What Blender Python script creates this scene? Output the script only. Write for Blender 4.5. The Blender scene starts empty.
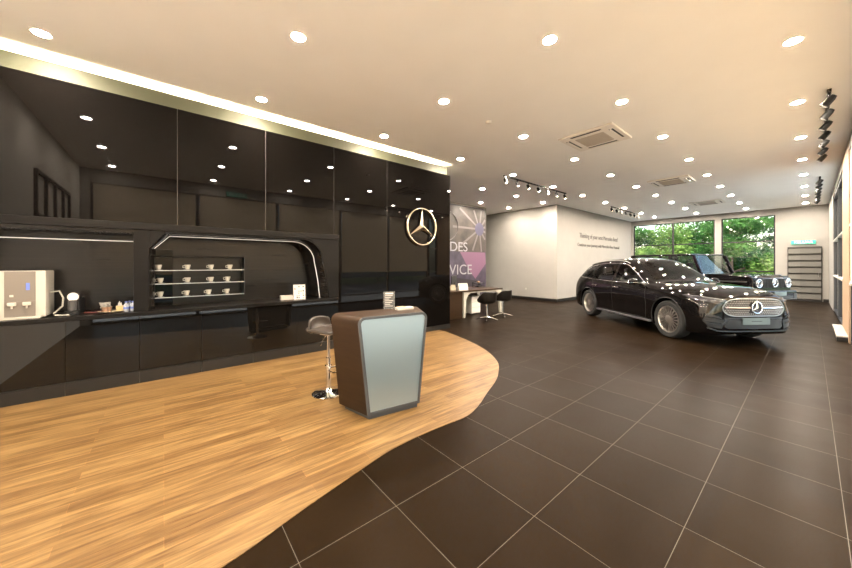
import bpy, bmesh, math, random
from mathutils import Vector, Matrix
from mathutils.bvhtree import BVHTree
random.seed(7)
SC = bpy.context.scene
COL = SC.collection
PI = math.pi

# ------------------------------------------------------------------ camera, sky, sun, exposure
cd = bpy.data.cameras.new('camera'); cam = bpy.data.objects.new('camera', cd); COL.objects.link(cam)
cam.location = (0, 0, 1.53)
cam.rotation_euler = (math.radians(90), 0, math.radians(50.461))
cd.sensor_width = 36; cd.lens = 36*317.4/852; cd.shift_y = -20/852; cd.clip_start = .02; cd.clip_end = 400
SC.camera = cam
world = bpy.data.worlds.new('sky'); SC.world = world; world.use_nodes = True
wn = world.node_tree; wn.nodes.clear()
wo = wn.nodes.new('ShaderNodeOutputWorld'); wb = wn.nodes.new('ShaderNodeBackground'); ws = wn.nodes.new('ShaderNodeTexSky')
ws.sky_type = 'NISHITA'; ws.sun_disc = False; ws.sun_elevation = math.radians(48); ws.sun_rotation = math.radians(150)
ws.air_density = 1.3; ws.dust_density = 3.0
wb.inputs[1].default_value = .85
wn.links.new(ws.outputs[0], wb.inputs[0]); wn.links.new(wb.outputs[0], wo.inputs[0])
sd = bpy.data.lights.new('sun', 'SUN'); sd.energy = 12.0; sd.color = (1, .95, .87); sd.angle = .01
sun = bpy.data.objects.new('sun', sd); COL.objects.link(sun)
sun.rotation_euler = Vector((.50, -.46, .73)).to_track_quat('Z', 'Y').to_euler()
SC.view_settings.view_transform = 'Standard'; SC.view_settings.look = 'None'
SC.view_settings.exposure = 0.2; SC.view_settings.gamma = 1; SC.view_settings.use_curve_mapping = False
SC.cycles.use_denoising = True
SC.cycles.max_bounces = 14; SC.cycles.diffuse_bounces = 11; SC.cycles.glossy_bounces = 4
SC.cycles.transparent_max_bounces = 12; SC.cycles.caustics_reflective = False; SC.cycles.caustics_refractive = False
SC.cycles.sample_clamp_indirect = 12.0
LAMP = 2080.0            # radiance of a downlight lens
LAMPC = (1, .86, .71)
COVE = 120.0

# ------------------------------------------------------------------ materials
def mat(name, col, rough=.5, metal=0, spec=.5, coat=0, emit=None, es=0, trans=0, ior=1.45, alpha=1):
    m = bpy.data.materials.new(name); m.use_nodes = True
    b = m.node_tree.nodes['Principled BSDF']; I = b.inputs
    I['Base Color'].default_value = (*col, 1); I['Roughness'].default_value = rough; I['Metallic'].default_value = metal
    I['Specular IOR Level'].default_value = spec; I['Coat Weight'].default_value = coat; I['Coat Roughness'].default_value = .03
    I['IOR'].default_value = ior; I['Transmission Weight'].default_value = trans; I['Alpha'].default_value = alpha
    if emit: I['Emission Color'].default_value = (*emit, 1); I['Emission Strength'].default_value = es
    return m
def nt(m): return m.node_tree, m.node_tree.nodes, m.node_tree.links, m.node_tree.nodes['Principled BSDF']
def noisy(m, scale, c1, c2, stretch=(1, 1, 1), detail=4, bump=0, rough=None):
    t, n, l, b = nt(m)
    tc = n.new('ShaderNodeTexCoord'); mp = n.new('ShaderNodeMapping'); mp.inputs['Scale'].default_value = stretch
    nz = n.new('ShaderNodeTexNoise'); nz.inputs['Scale'].default_value = scale; nz.inputs['Detail'].default_value = detail
    rp = n.new('ShaderNodeValToRGB'); rp.color_ramp.elements[0].color = (*c1, 1); rp.color_ramp.elements[1].color = (*c2, 1)
    rp.color_ramp.elements[0].position = .3; rp.color_ramp.elements[1].position = .7
    l.new(tc.outputs['Object'], mp.inputs[0]); l.new(mp.outputs[0], nz.inputs[0]); l.new(nz.outputs[0], rp.inputs[0]); l.new(rp.outputs[0], b.inputs['Base Color'])
    if bump:
        bp = n.new('ShaderNodeBump'); bp.inputs['Strength'].default_value = bump; bp.inputs['Distance'].default_value = .01
        l.new(nz.outputs[0], bp.inputs['Height']); l.new(bp.outputs[0], b.inputs['Normal'])
    return m
M = {}
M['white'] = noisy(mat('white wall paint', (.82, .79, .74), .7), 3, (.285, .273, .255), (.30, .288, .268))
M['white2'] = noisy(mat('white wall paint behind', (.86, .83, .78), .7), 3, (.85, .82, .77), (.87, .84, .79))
M['ceil'] = noisy(mat('ceiling paint', (.86, .82, .76), .8), 2, (.93, .915, .89), (.95, .935, .91))
M['gloss'] = noisy(mat('black gloss panel', (.008, .007, .006), .02, spec=.16, ior=1.5), 2, (.0026, .0021, .0018), (.0036, .0030, .0026))
M['glossdoor'] = mat('black gloss door', (.004, .0035, .003), .02, spec=.5)
M['joint'] = mat('panel joint', (.10, .095, .09), .4)
M['laminate'] = noisy(mat('brushed charcoal laminate', (.055, .05, .045), .33, spec=.18), 6, (.004, .0034, .003), (.0065, .0056, .005), (1, .2, 14), 3)
M['liner'] = noisy(mat('dark niche lining', (.03, .027, .025), .2, spec=.35), 5, (.009, .008, .007), (.014, .012, .0105), (1, .2, 12), 3)
M['black'] = mat('matt black', (.012, .012, .012), .5)
M['softblack'] = mat('soft black', (.03, .028, .026), .6)
M['dark'] = mat('dark grey plastic', (.05, .05, .05), .45)
M['base'] = mat('black skirting', (.012, .011, .010), .35)
M['chrome'] = mat('chrome', (.85, .85, .86), .08, 1)
M['champagne'] = mat('champagne metal', (.62, .53, .40), .25, 1)
M['steel'] = noisy(mat('brushed steel', (.6, .62, .64), .3, 1), 8, (.52, .54, .56), (.66, .68, .70), (1, 30, 1), 3)
M['panelmetal'] = mat('satin aluminium panel', (.35, .43, .46), .32, .75)
M['brown'] = noisy(mat('brown laminate', (.10, .065, .045), .4, spec=.2), 3, (.022, .012, .0062), (.031, .0175, .0092), (1, 1, 8), 4)
M['greyedge'] = mat('grey edging', (.055, .058, .062), .35)
M['paint'] = mat('black car paint', (.004, .0035, .0035), .015, spec=.5)
M['gpaint'] = mat('obsidian car paint', (.006, .0055, .006), .02, spec=.5)
M['rubber'] = mat('tyre rubber', (.015, .015, .015), .75)
M['rim'] = mat('machined alloy', (.85, .82, .79), .3, 1)
M['rimdark'] = mat('dark alloy', (.05, .05, .05), .3, .8)
M['plastic'] = mat('black trim plastic', (.012, .012, .013), .45)
M['carglass'] = mat('tinted car glass', (.35, .38, .37), .0, trans=1, ior=1.05, spec=.8)
M['leather'] = mat('dark leather', (.02, .018, .016), .35)
M['lens'] = mat('headlight glass', (.22, .23, .25), .08, .7)
M['lampglass'] = mat('smoked lens', (.03, .03, .035), .05, coat=1)
M['plate'] = mat('dealer plate grey', (.09, .115, .115), .35)
M['plateline'] = mat('plate dark', (.02, .025, .03), .4)
M['redlens'] = mat('red lens', (.25, .01, .01), .1, coat=1)
M['disc'] = mat('brake disc', (.05, .048, .046), .5, .6)
M['acwhite'] = mat('appliance white', (.82, .78, .72), .4)
M['acgrille'] = mat('grille grey', (.50, .46, .41), .6)
M['whitepl'] = mat('white plastic', (.44, .42, .37), .35, spec=.3)
M['putty'] = mat('taupe plastic', (.17, .15, .128), .35, spec=.3)
M['paper'] = mat('white paper', (.46, .45, .42), .7)
M['ink'] = mat('dark ink', (.05, .05, .06), .6)
M['wallink'] = mat('wall lettering', (.06, .055, .05), .5)
M['cream'] = mat('warm cream paint', (.36, .25, .16), .6)
M['pale'] = mat('pale band paint', (.062, .064, .036), .6)
M['led'] = mat('led tape', (1, 1, 1), .5, emit=(1, .86, .55), es=COVE)
M['ledthin'] = mat('white led line', (1, 1, 1), .5, emit=(1, .92, .84), es=.5)
M['lens_on'] = mat('downlight lens', (1, 1, 1), .5, emit=LAMPC, es=LAMP)
M['spot_on'] = mat('spot lens', (1, 1, 1), .5, emit=(1, .80, .58), es=55)
M['exit'] = mat('exit sign face', (.03, .35, .25), .4, emit=(.05, .55, .36), es=.6)
M['exitw'] = mat('exit sign letters', (.8, 1, .9), .4, emit=(.7, 1, .88), es=1.3)
M['mullion'] = mat('black frame', (.010, .010, .011), .35)
M['glass'] = mat('window glass', (1, 1, 1), 0, trans=1, ior=1.45)
M['shutter_lit'] = mat('grey lit slats', (.085, .082, .070), .5)  # one slat grey in two tones, sunlit and shaded
M['shutter_shaded'] = mat('grey shaded slats', (.075, .072, .062), .5)
M['bottle'] = mat('clear bottle', (.80, .85, .95), .1, trans=.5, ior=1.3)
M['blue'] = mat('blue label', (.12, .18, .5), .4)
M['red'] = mat('red cloth', (.06, .008, .006), .7)
M['tray'] = mat('cream tray', (.42, .35, .25), .5)
M['cupbrown'] = mat('brown cardboard', (.22, .13, .08), .7)
M['yellow'] = mat('straw box', (.40, .32, .16), .6)
M['acryl'] = mat('clear acrylic', (.9, .92, .93), .03, trans=.85, ior=1.2)
M['grass'] = noisy(mat('grass', (.1, .25, .05), .9), 9, (.035, .065, .02), (.06, .10, .03))
M['bark'] = mat('bark', (.14, .10, .07), .9)
M['asphalt'] = noisy(mat('asphalt', (.07, .075, .08), .8), 30, (.06, .065, .07), (.085, .09, .095))
M['concrete'] = noisy(mat('pale paving', (.42, .42, .40), .8), 5, (.38, .38, .37), (.46, .46, .44))
M['line'] = mat('road paint', (.8, .8, .78), .7)
# glass that lets light straight through (thin panes)
def thin_glass(name, tint, refl=1.0):
    m = bpy.data.materials.new(name); m.use_nodes = True; t = m.node_tree; t.nodes.clear()
    o = t.nodes.new('ShaderNodeOutputMaterial'); mx = t.nodes.new('ShaderNodeMixShader'); fr = t.nodes.new('ShaderNodeFresnel'); ge = t.nodes.new('ShaderNodeNewGeometry'); mm_ = t.nodes.new('ShaderNodeMath'); mm_.operation = 'MULTIPLY_ADD'; mm_.inputs[1].default_value = -.83333; mm_.inputs[2].default_value = 1.5
    t.links.new(ge.outputs['Backfacing'], mm_.inputs[0]); t.links.new(mm_.outputs[0], fr.inputs[0])
    tr = t.nodes.new('ShaderNodeBsdfTransparent'); tr.inputs[0].default_value = (*tint, 1)
    gl = t.nodes.new('ShaderNodeBsdfGlossy'); gl.inputs['Roughness'].default_value = .01
    t.links.new(fr.outputs[0], mx.inputs[0]); t.links.new(tr.outputs[0], mx.inputs[1]); t.links.new(gl.outputs[0], mx.inputs[2]); t.links.new(mx.outputs[0], o.inputs[0])
    return m
M['glass'] = thin_glass('window glass', (.96, .98, .97))
M['carglass'] = thin_glass('tinted car glass', (.60, .64, .63))
M['gglass'] = thin_glass('pale car glass', (.80, .84, .82))
M['shelfglass'] = thin_glass('shelf glass', (.75, .80, .78))
def blind_mat():
    m = bpy.data.materials.new('roller blind fabric'); m.use_nodes = True; t = m.node_tree; t.nodes.clear()
    o = t.nodes.new('ShaderNodeOutputMaterial'); mx = t.nodes.new('ShaderNodeMixShader'); mx.inputs[0].default_value = .62
    d = t.nodes.new('ShaderNodeBsdfDiffuse'); d.inputs[0].default_value = (.88, .77, .63, 1)
    tr = t.nodes.new('ShaderNodeBsdfTranslucent'); tr.inputs[0].default_value = (.88, .77, .63, 1)
    t.links.new(d.outputs[0], mx.inputs[1]); t.links.new(tr.outputs[0], mx.inputs[2]); t.links.new(mx.outputs[0], o.inputs[0]); return m
M['blind'] = blind_mat()
def tile_mat():
    m = mat('dark floor tile', (.03, .028, .026), .3, spec=.024); t, n, l, b = nt(m); b.inputs['Specular Tint'].default_value = (1, .68, .40, 1)
    tc = n.new('ShaderNodeTexCoord'); mp = n.new('ShaderNodeMapping'); mp.inputs['Location'].default_value = (1.667+6, -1.132+6, 0)
    br = n.new('ShaderNodeTexBrick'); br.offset = 0; br.squash = 1
    I = br.inputs; I['Scale'].default_value = 1; I['Brick Width'].default_value = .6; I['Row Height'].default_value = .6
    I['Mortar Size'].default_value = .0017; I['Mortar Smooth'].default_value = .1; I['Bias'].default_value = 0
    I['Color1'].default_value = (.0075, .0043, .0021, 1); I['Color2'].default_value = (.0105, .0063, .0033, 1); I['Mortar'].default_value = (.085, .077, .064, 1)
    nz = n.new('ShaderNodeTexNoise'); nz.inputs['Scale'].default_value = 2.5; nz.inputs['Detail'].default_value = 6
    mx = n.new('ShaderNodeMix'); mx.data_type = 'RGBA'; mx.blend_type = 'MULTIPLY'; mx.inputs[0].default_value = .5
    cr = n.new('ShaderNodeValToRGB'); cr.color_ramp.elements[0].color = (.6, .6, .6, 1); cr.color_ramp.elements[1].color = (1.3, 1.25, 1.2, 1)
    l.new(tc.outputs['Object'], mp.inputs[0]); l.new(mp.outputs[0], br.inputs[0]); l.new(tc.outputs['Object'], nz.inputs[0]); l.new(nz.outputs[0], cr.inputs[0])
    l.new(br.outputs['Color'], mx.inputs[6]); l.new(cr.outputs[0], mx.inputs[7]); l.new(mx.outputs[2], b.inputs['Base Color'])
    rr = n.new('ShaderNodeMapRange'); rr.inputs['To Min'].default_value = .26; rr.inputs['To Max'].default_value = .40
    l.new(nz.outputs[0], rr.inputs[0]); l.new(rr.outputs[0], b.inputs['Roughness'])
    bp = n.new('ShaderNodeBump'); bp.inputs['Strength'].default_value = .15; bp.inputs['Distance'].default_value = .002; bp.invert = True
    l.new(br.outputs['Fac'], bp.inputs['Height']); l.new(bp.outputs[0], b.inputs['Normal'])
    return m
M['tile'] = tile_mat()
def wood_mat():
    m = mat('oak plank floor', (.5, .3, .12), .40, spec=.28); t, n, l, b = nt(m)
    tc = n.new('ShaderNodeTexCoord'); sx = n.new('ShaderNodeSeparateXYZ'); cx = n.new('ShaderNodeCombineXYZ')
    l.new(tc.outputs['Object'], sx.inputs[0]); l.new(sx.outputs[1], cx.inputs[0]); l.new(sx.outputs[0], cx.inputs[1])   # planks run along y
    mp = n.new('ShaderNodeMapping'); mp.inputs['Location'].default_value = (20, 20, 0)
    l.new(cx.outputs[0], mp.inputs[0])
    br = n.new('ShaderNodeTexBrick'); br.offset = .37; I = br.inputs
    I['Scale'].default_value = 1; I['Brick Width'].default_value = 1.25; I['Row Height'].default_value = .10; I['Mortar Size'].default_value = .0007; I['Bias'].default_value = 0
    I['Color1'].default_value = (.112, .063, .022, 1); I['Color2'].default_value = (.178, .112, .044, 1); I['Mortar'].default_value = (.25, .13, .05, 1)
    m2 = n.new('ShaderNodeMapping'); m2.inputs['Scale'].default_value = (1.6, 22, 1); l.new(mp.outputs[0], m2.inputs[0])
    nz = n.new('ShaderNodeTexNoise'); nz.inputs['Scale'].default_value = 1.3; nz.inputs['Detail'].default_value = 8; nz.inputs['Roughness'].default_value = .62; nz.inputs['Distortion'].default_value = .6
    cr = n.new('ShaderNodeValToRGB'); e = cr.color_ramp.elements; e[0].position = .36; e[0].color = (.45, .36, .27, 1); e[1].position = .62; e[1].color = (1.15, 1.15, 1.12, 1)
    mx = n.new('ShaderNodeMix'); mx.data_type = 'RGBA'; mx.blend_type = 'MULTIPLY'; mx.inputs[0].default_value = .85
    l.new(mp.outputs[0], br.inputs[0]); l.new(m2.outputs[0], nz.inputs[0]); l.new(nz.outputs[0], cr.inputs[0])
    l.new(br.outputs['Color'], mx.inputs[6]); l.new(cr.outputs[0], mx.inputs[7]); l.new(mx.outputs[2], b.inputs['Base Color'])
    return m
M['wood'] = wood_mat()
def leaf_mat(c1, c2):
    m = bpy.data.materials.new('foliage'); m.use_nodes = True; t = m.node_tree; t.nodes.clear(); n = t.nodes; l = t.links
    o = n.new('ShaderNodeOutputMaterial'); mx = n.new('ShaderNodeMixShader'); mx.inputs[0].default_value = .4
    d = n.new('ShaderNodeBsdfDiffuse'); tr = n.new('ShaderNodeBsdfTranslucent')
    tc = n.new('ShaderNodeTexCoord'); nz = n.new('ShaderNodeTexNoise'); nz.inputs['Scale'].default_value = 1.3; nz.inputs['Detail'].default_value = 5
    cr = n.new('ShaderNodeValToRGB'); cr.color_ramp.elements[0].color = (*c1, 1); cr.color_ramp.elements[1].color = (*c2, 1)
    cr.color_ramp.elements[0].position = .35; cr.color_ramp.elements[1].position = .65
    l.new(tc.outputs['Object'], nz.inputs[0]); l.new(nz.outputs[0], cr.inputs[0]); l.new(cr.outputs[0], d.inputs[0]); l.new(cr.outputs[0], tr.inputs[0])
    l.new(d.outputs[0], mx.inputs[1]); l.new(tr.outputs[0], mx.inputs[2]); l.new(mx.outputs[0], o.inputs[0]); return m
LEAF = [leaf_mat((.020, .085, .020), (.115, .25, .060)), leaf_mat((.055, .14, .030), (.22, .32, .085)), leaf_mat((.018, .075, .036), (.085, .18, .085))]

# ------------------------------------------------------------------ mesh builder
class MB:
    def __init__(s): s.bm = bmesh.new(); s.bev = False
    def box(s, x0, x1, y0, y1, z0, z1, bev=0, mi=0, mtx=None, seg=2):
        b = bmesh.new(); bmesh.ops.create_cube(b, size=1)
        for v in b.verts: v.co = Vector((x0+(v.co.x+.5)*(x1-x0), y0+(v.co.y+.5)*(y1-y0), z0+(v.co.z+.5)*(z1-z0)))
        if bev: bmesh.ops.bevel(b, geom=b.edges[:], offset=bev, segments=seg, affect='EDGES', profile=.5); s.bev = True
        return s._add(b, mi, mtx)
    def _add(s, b, mi=0, mtx=None):
        if mtx is not None: bmesh.ops.transform(b, matrix=mtx, verts=b.verts)
        for f in b.faces: f.material_index = mi
        me = bpy.data.meshes.new('t'); b.to_mesh(me); b.free(); s.bm.from_mesh(me); bpy.data.meshes.remove(me); return s
    def tube(s, pts, r, n=8, closed=False, mi=0, mtx=None, cap=True):
        b = bmesh.new(); pts = [Vector(p) for p in pts]; rings = []; N = len(pts); up = None
        for i, p in enumerate(pts):
            if closed: t = (pts[(i+1) % N]-pts[i-1]).normalized()
            else: t = (pts[min(i+1, N-1)]-pts[max(i-1, 0)]).normalized()
            if up is None: up = Vector((0, 0, 1)) if abs(t.z) < .9 else Vector((1, 0, 0))
            a = up-t*up.dot(t)
            if a.length < 1e-4: a = t.orthogonal()
            a.normalize(); up = a; c = t.cross(a); rr = r[i] if isinstance(r, (list, tuple)) else r
            rings.append([b.verts.new(p+(a*math.cos(2*PI*k/n)+c*math.sin(2*PI*k/n))*rr) for k in range(n)])
        for i in range(N if closed else N-1):
            A, B = rings[i], rings[(i+1) % N]
            for k in range(n): b.faces.new((A[k], A[(k+1) % n], B[(k+1) % n], B[k]))
        if not closed and cap: b.faces.new(rings[0][::-1]); b.faces.new(rings[-1])
        bmesh.ops.recalc_face_normals(b, faces=b.faces)
        return s._add(b, mi, mtx)
    def lathe(s, prof, n=24, mi=0, mtx=None, close=False):   # prof: (r, z) about z
        b = bmesh.new(); rings = []
        for r, z in prof:
            rings.append([b.verts.new((0, 0, z))] if r < 1e-6 else [b.verts.new((r*math.cos(2*PI*k/n), r*math.sin(2*PI*k/n), z)) for k in range(n)])
        P = list(zip(rings, rings[1:])) + ([(rings[-1], rings[0])] if close else [])
        for A, B in P:
            for k in range(n):
                q = [A[k % len(A)], A[(k+1) % n % len(A)], B[(k+1) % n % len(B)], B[k % len(B)]]
                u = []
                for v in q:
                    if v not in u: u.append(v)
                if len(u) > 2: b.faces.new(u)
        if not close:
            for R, rev in ((rings[0], True), (rings[-1], False)):
                if len(R) > 2: b.faces.new(R[::-1] if rev else R)
        bmesh.ops.recalc_face_normals(b, faces=b.faces)
        return s._add(b, mi, mtx)
    def prism(s, poly, d0, d1, axis='x', bev=0, mi=0, mtx=None):
        # poly in the two remaining axes (y,z) for x ; (x,z) for y ; (x,y) for z
        b = bmesh.new()
        def P(p, d): return {'x': (d, p[0], p[1]), 'y': (p[0], d, p[1]), 'z': (p[0], p[1], d)}[axis]
        A = [b.verts.new(P(p, d0)) for p in poly]; B = [b.verts.new(P(p, d1)) for p in poly]; n = len(poly)
        b.faces.new(A); b.faces.new(B[::-1])
        for k in range(n): b.faces.new((A[k], B[k], B[(k+1) % n], A[(k+1) % n]))
        bmesh.ops.recalc_face_normals(b, faces=b.faces)
        if bev: bmesh.ops.bevel(b, geom=b.edges[:], offset=bev, segments=2, affect='EDGES', profile=.5); s.bev = True
        return s._add(b, mi, mtx)
    def loft(s, rings, mi=0, cap=True, mtx=None, closed=True):
        b = bmesh.new(); R = [[b.verts.new(p) for p in r] for r in rings]; n = len(R[0])
        for A, B in zip(R, R[1:]):
            for k in range(n if closed else n-1): b.faces.new((A[k], A[(k+1) % n], B[(k+1) % n], B[k]))
        if cap and closed: b.faces.new(R[0][::-1]); b.faces.new(R[-1])
        bmesh.ops.recalc_face_normals(b, faces=b.faces)
        return s._add(b, mi, mtx)
    def sphere(s, c, r, sub=2, mi=0, mtx=None):
        b = bmesh.new(); bmesh.ops.create_icosphere(b, subdivisions=sub, radius=1)
        rr = r if isinstance(r, (list, tuple)) else (r, r, r)
        for v in b.verts: v.co = Vector((c[0]+v.co.x*rr[0], c[1]+v.co.y*rr[1], c[2]+v.co.z*rr[2]))
        return s._add(b, mi, mtx)
    def build(s, name, mats, parent=None, smooth=35, kind=None):
        me = bpy.data.meshes.new(name); s.bm.to_mesh(me); s.bm.free()
        for m in (mats if isinstance(mats, (list, tuple)) else [mats]): me.materials.append(M[m] if isinstance(m, str) else m)
        if smooth:
            me.polygons.foreach_set('use_smooth', [True]*len(me.polygons)); me.set_sharp_from_angle(angle=math.radians(smooth))
        o = bpy.data.objects.new(name, me); COL.objects.link(o)
        if parent: o.parent = parent
        if kind: o['kind'] = kind
        if s.bev and smooth: o.modifiers.new('wn', 'WEIGHTED_NORMAL').keep_sharp = True
        return o
def empty(name, loc=(0, 0, 0), rz=0, label=None, cat=None, group=None, kind=None):
    o = bpy.data.objects.new(name, None); COL.objects.link(o); o.location = loc; o.rotation_euler = (0, 0, rz); o.empty_display_size = .1
    return tag(o, label, cat, group, kind)
def tag(o, label=None, cat=None, group=None, kind=None):
    if label: o['label'] = label
    if cat: o['category'] = cat
    if group: o['group'] = group
    if kind: o['kind'] = kind
    return o
def copy_tree(o, parent=None):
    c = o.copy(); COL.objects.link(c); c.parent = parent
    for ch in [q for q in bpy.data.objects if q.parent == o]: copy_tree(ch, c)
    return c
def text_mesh(s, size, mtx, depth=.004, align='CENTER', sx=1.0):
    cu = bpy.data.curves.new('t', 'FONT'); cu.body = s; cu.size = size; cu.align_x = align; cu.align_y = 'CENTER'; cu.extrude = depth
    o = bpy.data.objects.new('t', cu); COL.objects.link(o)
    bpy.context.view_layer.update()
    me = bpy.data.meshes.new_from_object(o.evaluated_get(bpy.context.evaluated_depsgraph_get()))
    bpy.data.objects.remove(o); bpy.data.curves.remove(cu)
    me.transform(mtx @ Matrix.Diagonal((sx, 1, 1, 1)))
    return me
def text_obj(s, size, mtx, m, name, parent=None, depth=.004, align='CENTER', sx=1.0):
    me = text_mesh(s, size, mtx, depth, align, sx); me.materials.clear(); me.materials.append(M[m])
    o = bpy.data.objects.new(name, me); COL.objects.link(o)
    if parent: o.parent = parent
    return o
def words(line, size, m, parent, depth, sx):
    I4 = Matrix.Identity(4); full = text_mesh(line, size, I4, depth, 'LEFT', sx); half = max(v.co.x for v in full.vertices)/2; bpy.data.meshes.remove(full); pre = ''
    for w in line.split(' '):
        pre += w; a = text_mesh(pre, size, I4, depth, 'LEFT', sx); x1 = max(v.co.x for v in a.vertices); bpy.data.meshes.remove(a)
        me = text_mesh(w, size, I4, depth, 'LEFT', sx); x0 = max(v.co.x for v in me.vertices)
        me.transform(FACE_PX @ Matrix.Translation((x1-x0-half, 0, 0))); me.materials.clear(); me.materials.append(M[m])
        o = bpy.data.objects.new('word', me); COL.objects.link(o); o.parent = parent; pre += ' '
FACE_PX = Matrix(((0, 0, 1, 0), (1, 0, 0, 0), (0, 1, 0, 0), (0, 0, 0, 1)))     # text facing +x, reading towards +y
FACE_NY = Matrix(((1, 0, 0, 0), (0, 0, -1, 0), (0, 1, 0, 0), (0, 0, 0, 1)))    # text facing -y, reading towards +x
FACE_NX = Matrix(((0, 0, -1, 0), (-1, 0, 0, 0), (0, 1, 0, 0), (0, 0, 0, 1)))   # text facing -x, reading towards -y

XW, CZ, YB, XR, YF = -5.485, 3.92, 20.4, .47, -1.6
# ------------------------------------------------------------------ floor, ceiling, walls
MB().box(-12.7, XR+.15, YF-.2, YB+.2, -.2, 0).build('floor', 'tile', kind='structure')
edge = [(-1.62, -1.6), (-1.66, -.6), (-1.70, -.15)]
def fl(x, y, z=0):
    f = 317.394; th = math.radians(50.461); Z = f*(1.53-z)/(y-264); X = (x-426)*Z/f
    return (-math.sin(th)*Z+math.cos(th)*X, math.cos(th)*Z+math.sin(th)*X)
wpx = [(223.8, 566.7), (281.2, 525.7), (320, 498), (360.8, 470.1), (389, 451.4), (418, 436.7), (445.4, 425), (466.8, 416.4), (479, 405), (487, 393), (495, 382), (498.2, 373.6), (497.5, 362), (485.8, 350.3), (466.5, 340), (446, 331.8)]
wp = [fl(*p) for p in wpx]
def cr2(P, k=6):
    out = []
    for i in range(len(P)-1):
        p0, p1, p2, p3 = P[max(i-1, 0)], P[i], P[i+1], P[min(i+2, len(P)-1)]
        for j in range(k):
            t = j/k
            out.append(tuple(.5*(2*b+(c-a)*t+(2*a-5*b+4*c-d)*t*t+(3*b-a-3*c+d)*t**3) for a, b, c, d in zip(p0, p1, p2, p3)))
    return out+[P[-1]]
start = (wp[0][0]+.45, YF)
poly = cr2([start, (wp[0][0]+.18, (wp[0][1]+YF)/2)]+wp, 5)
poly = poly+[(XW+.01, poly[-1][1]+.02), (XW+.01, YF)]
MB().prism(poly, 0, .004, 'z').build('floor_wood', 'wood', kind='structure')
MB().box(-12.7, XR+.15, YF-.2, YB+.2, CZ, CZ+.2).build('ceiling', 'ceil', kind='structure')

# left feature wall: core behind the glossy panels
core = MB()
core.box(-8.7, -6.06, YF, 5.27, 0, 3.84)
core.box(-6.06, XW-.02, YF, 5.25, 2.0, 3.60)                 # above the niches
core.box(-6.06, XW-.02, 2.52, 5.25, 0, 2.0)                  # right of the niches
wl = core.build('wall_left', 'softblack', kind='structure')
ys = [YF, .14, 1.24, 2.37, 3.5, 5.27]
for a, b in zip(ys, ys[1:]):
    z0 = 2.062 if b < 2.5 else (.11 if a > 3 else None)
    g = .0025
    if z0 is None:                                           # this sheet is notched round the niche surround
        MB().prism([(a+g, 2.062), (2.455, 2.062), (2.455, .11), (b-g, .11), (b-g, 3.64), (a+g, 3.64)], XW-.02, XW, 'x').build('wall_panel', 'gloss', wl, 0)
    else:
        MB().box(XW-.02, XW, a+g, b-g, z0, 3.64).build('wall_panel', 'gloss', wl, 0)
jm = MB()
for y in ys[1:-1]: jm.box(XW-.012, XW-.004, y-.0024, y+.0024, 2.065 if y < 2.4 else .11, 3.64)
jm.build('panel_joint', 'joint', wl)
MB().box(XW-.02, XW-.001, 2.46, 5.27, 0, .105).build('baseboard_left', 'base', kind='structure')
# pale band above the wall with the cove light behind it
pb = MB(); pb.box(XW-.06, XW-.04, YF, 5.20, 3.60, 3.835); pb.box(XW-.42, XW-.06, YF, 5.20, 3.60, 3.625)
pb.build('trim_1', 'pale', kind='structure')
tag(MB().box(XW-.12, XW-.09, YF+.05, 5.19, 3.775, 3.80).build('led_strip', 'led'), 'warm glowing cove light strip running along the top of the black wall', 'led strip')

# niche header, divider, surround
hd = MB(); hd.box(XW-.06, XW+.025, YF, 2.46, 1.970, 2.058, .004); hd.build('trim_2', 'laminate', kind='structure')
dv = MB(); dv.box(-6.05, XW+.005, -.30, -.15, .92, 1.969, .003); dv.build('trim_3', 'laminate', kind='structure')
fr_out = [(-.149, .92), (-.149, 1.74), (.02, 1.955), (1.80, 1.955)]
for i in range(1, 9):
    t = i/8; a = PI/2*(1-t)
    fr_out.append((1.80+.36*math.cos(a), 1.60+.355*math.sin(a)))
fr_out += [(2.20, 1.45), (2.245, 1.2), (2.285, .92)]
mid = [(-.10, .92), (-.10, 1.75), (.06, 1.925), (1.72, 1.925)]
for i in range(1, 9):
    t = i/8; a = PI/2*(1-t); mid.append((1.72+.36*math.cos(a), 1.57+.355*math.sin(a)))
mid += [(2.11, 1.43), (2.15, 1.2), (2.18, .92)]
bk = [(-.10, .92), (-.10, 1.74), (.06, 1.90), (1.66, 1.90)]
for i in range(1, 9):
    t = i/8; a = PI/2*(1-t); bk.append((1.66+.36*math.cos(a), 1.55+.35*math.sin(a)))
bk += [(2.05, 1.43), (2.09, 1.2), (2.12, .92)]
sur = MB()
sur.prism([(2.455, .92), (2.455, 1.969), (-.149, 1.969)]+fr_out+[], XW-.045, XW+.005, 'x')
sur.build('trim_4', 'laminate', kind='structure')
nl = MB()
def ring(P, x): return [(x, p[0], p[1]) for p in P]
nl.loft([ring(fr_out, XW-.045), ring(mid, XW-.20), ring(bk, -6.05)], closed=False)
nl.prism(bk, -6.059, -6.05, 'x')
nl.build('display_niche', 'liner', kind='structure')
MB().box(-6.049, -6.04, -.10, .10, .921, 1.74).build('niche_panel', 'gloss', kind='structure')
nb = MB(); nb.box(-6.059, -6.05, YF, -.30, .92, 1.98); nb.box(-6.05, XW-.06, YF, -.30, 1.93, 1.98)
nb.build('bar_niche', 'liner', kind='structure')
tag(MB().tube([(XW-.19, p[0], p[1]-.01 if p[1] > 1.7 else p[1]) for p in mid[1:]], .0042, 6).build('niche_light_line', 'ledthin'), 'thin white light line bending round the arched cup niche', 'led strip')
tag(MB().box(-6.04, -6.03, YF+.02, -.31, 1.84, 1.85).build('shelf_light_line', 'ledthin'), 'thin straight light line at the back top of the water dispenser niche', 'led strip')
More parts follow.
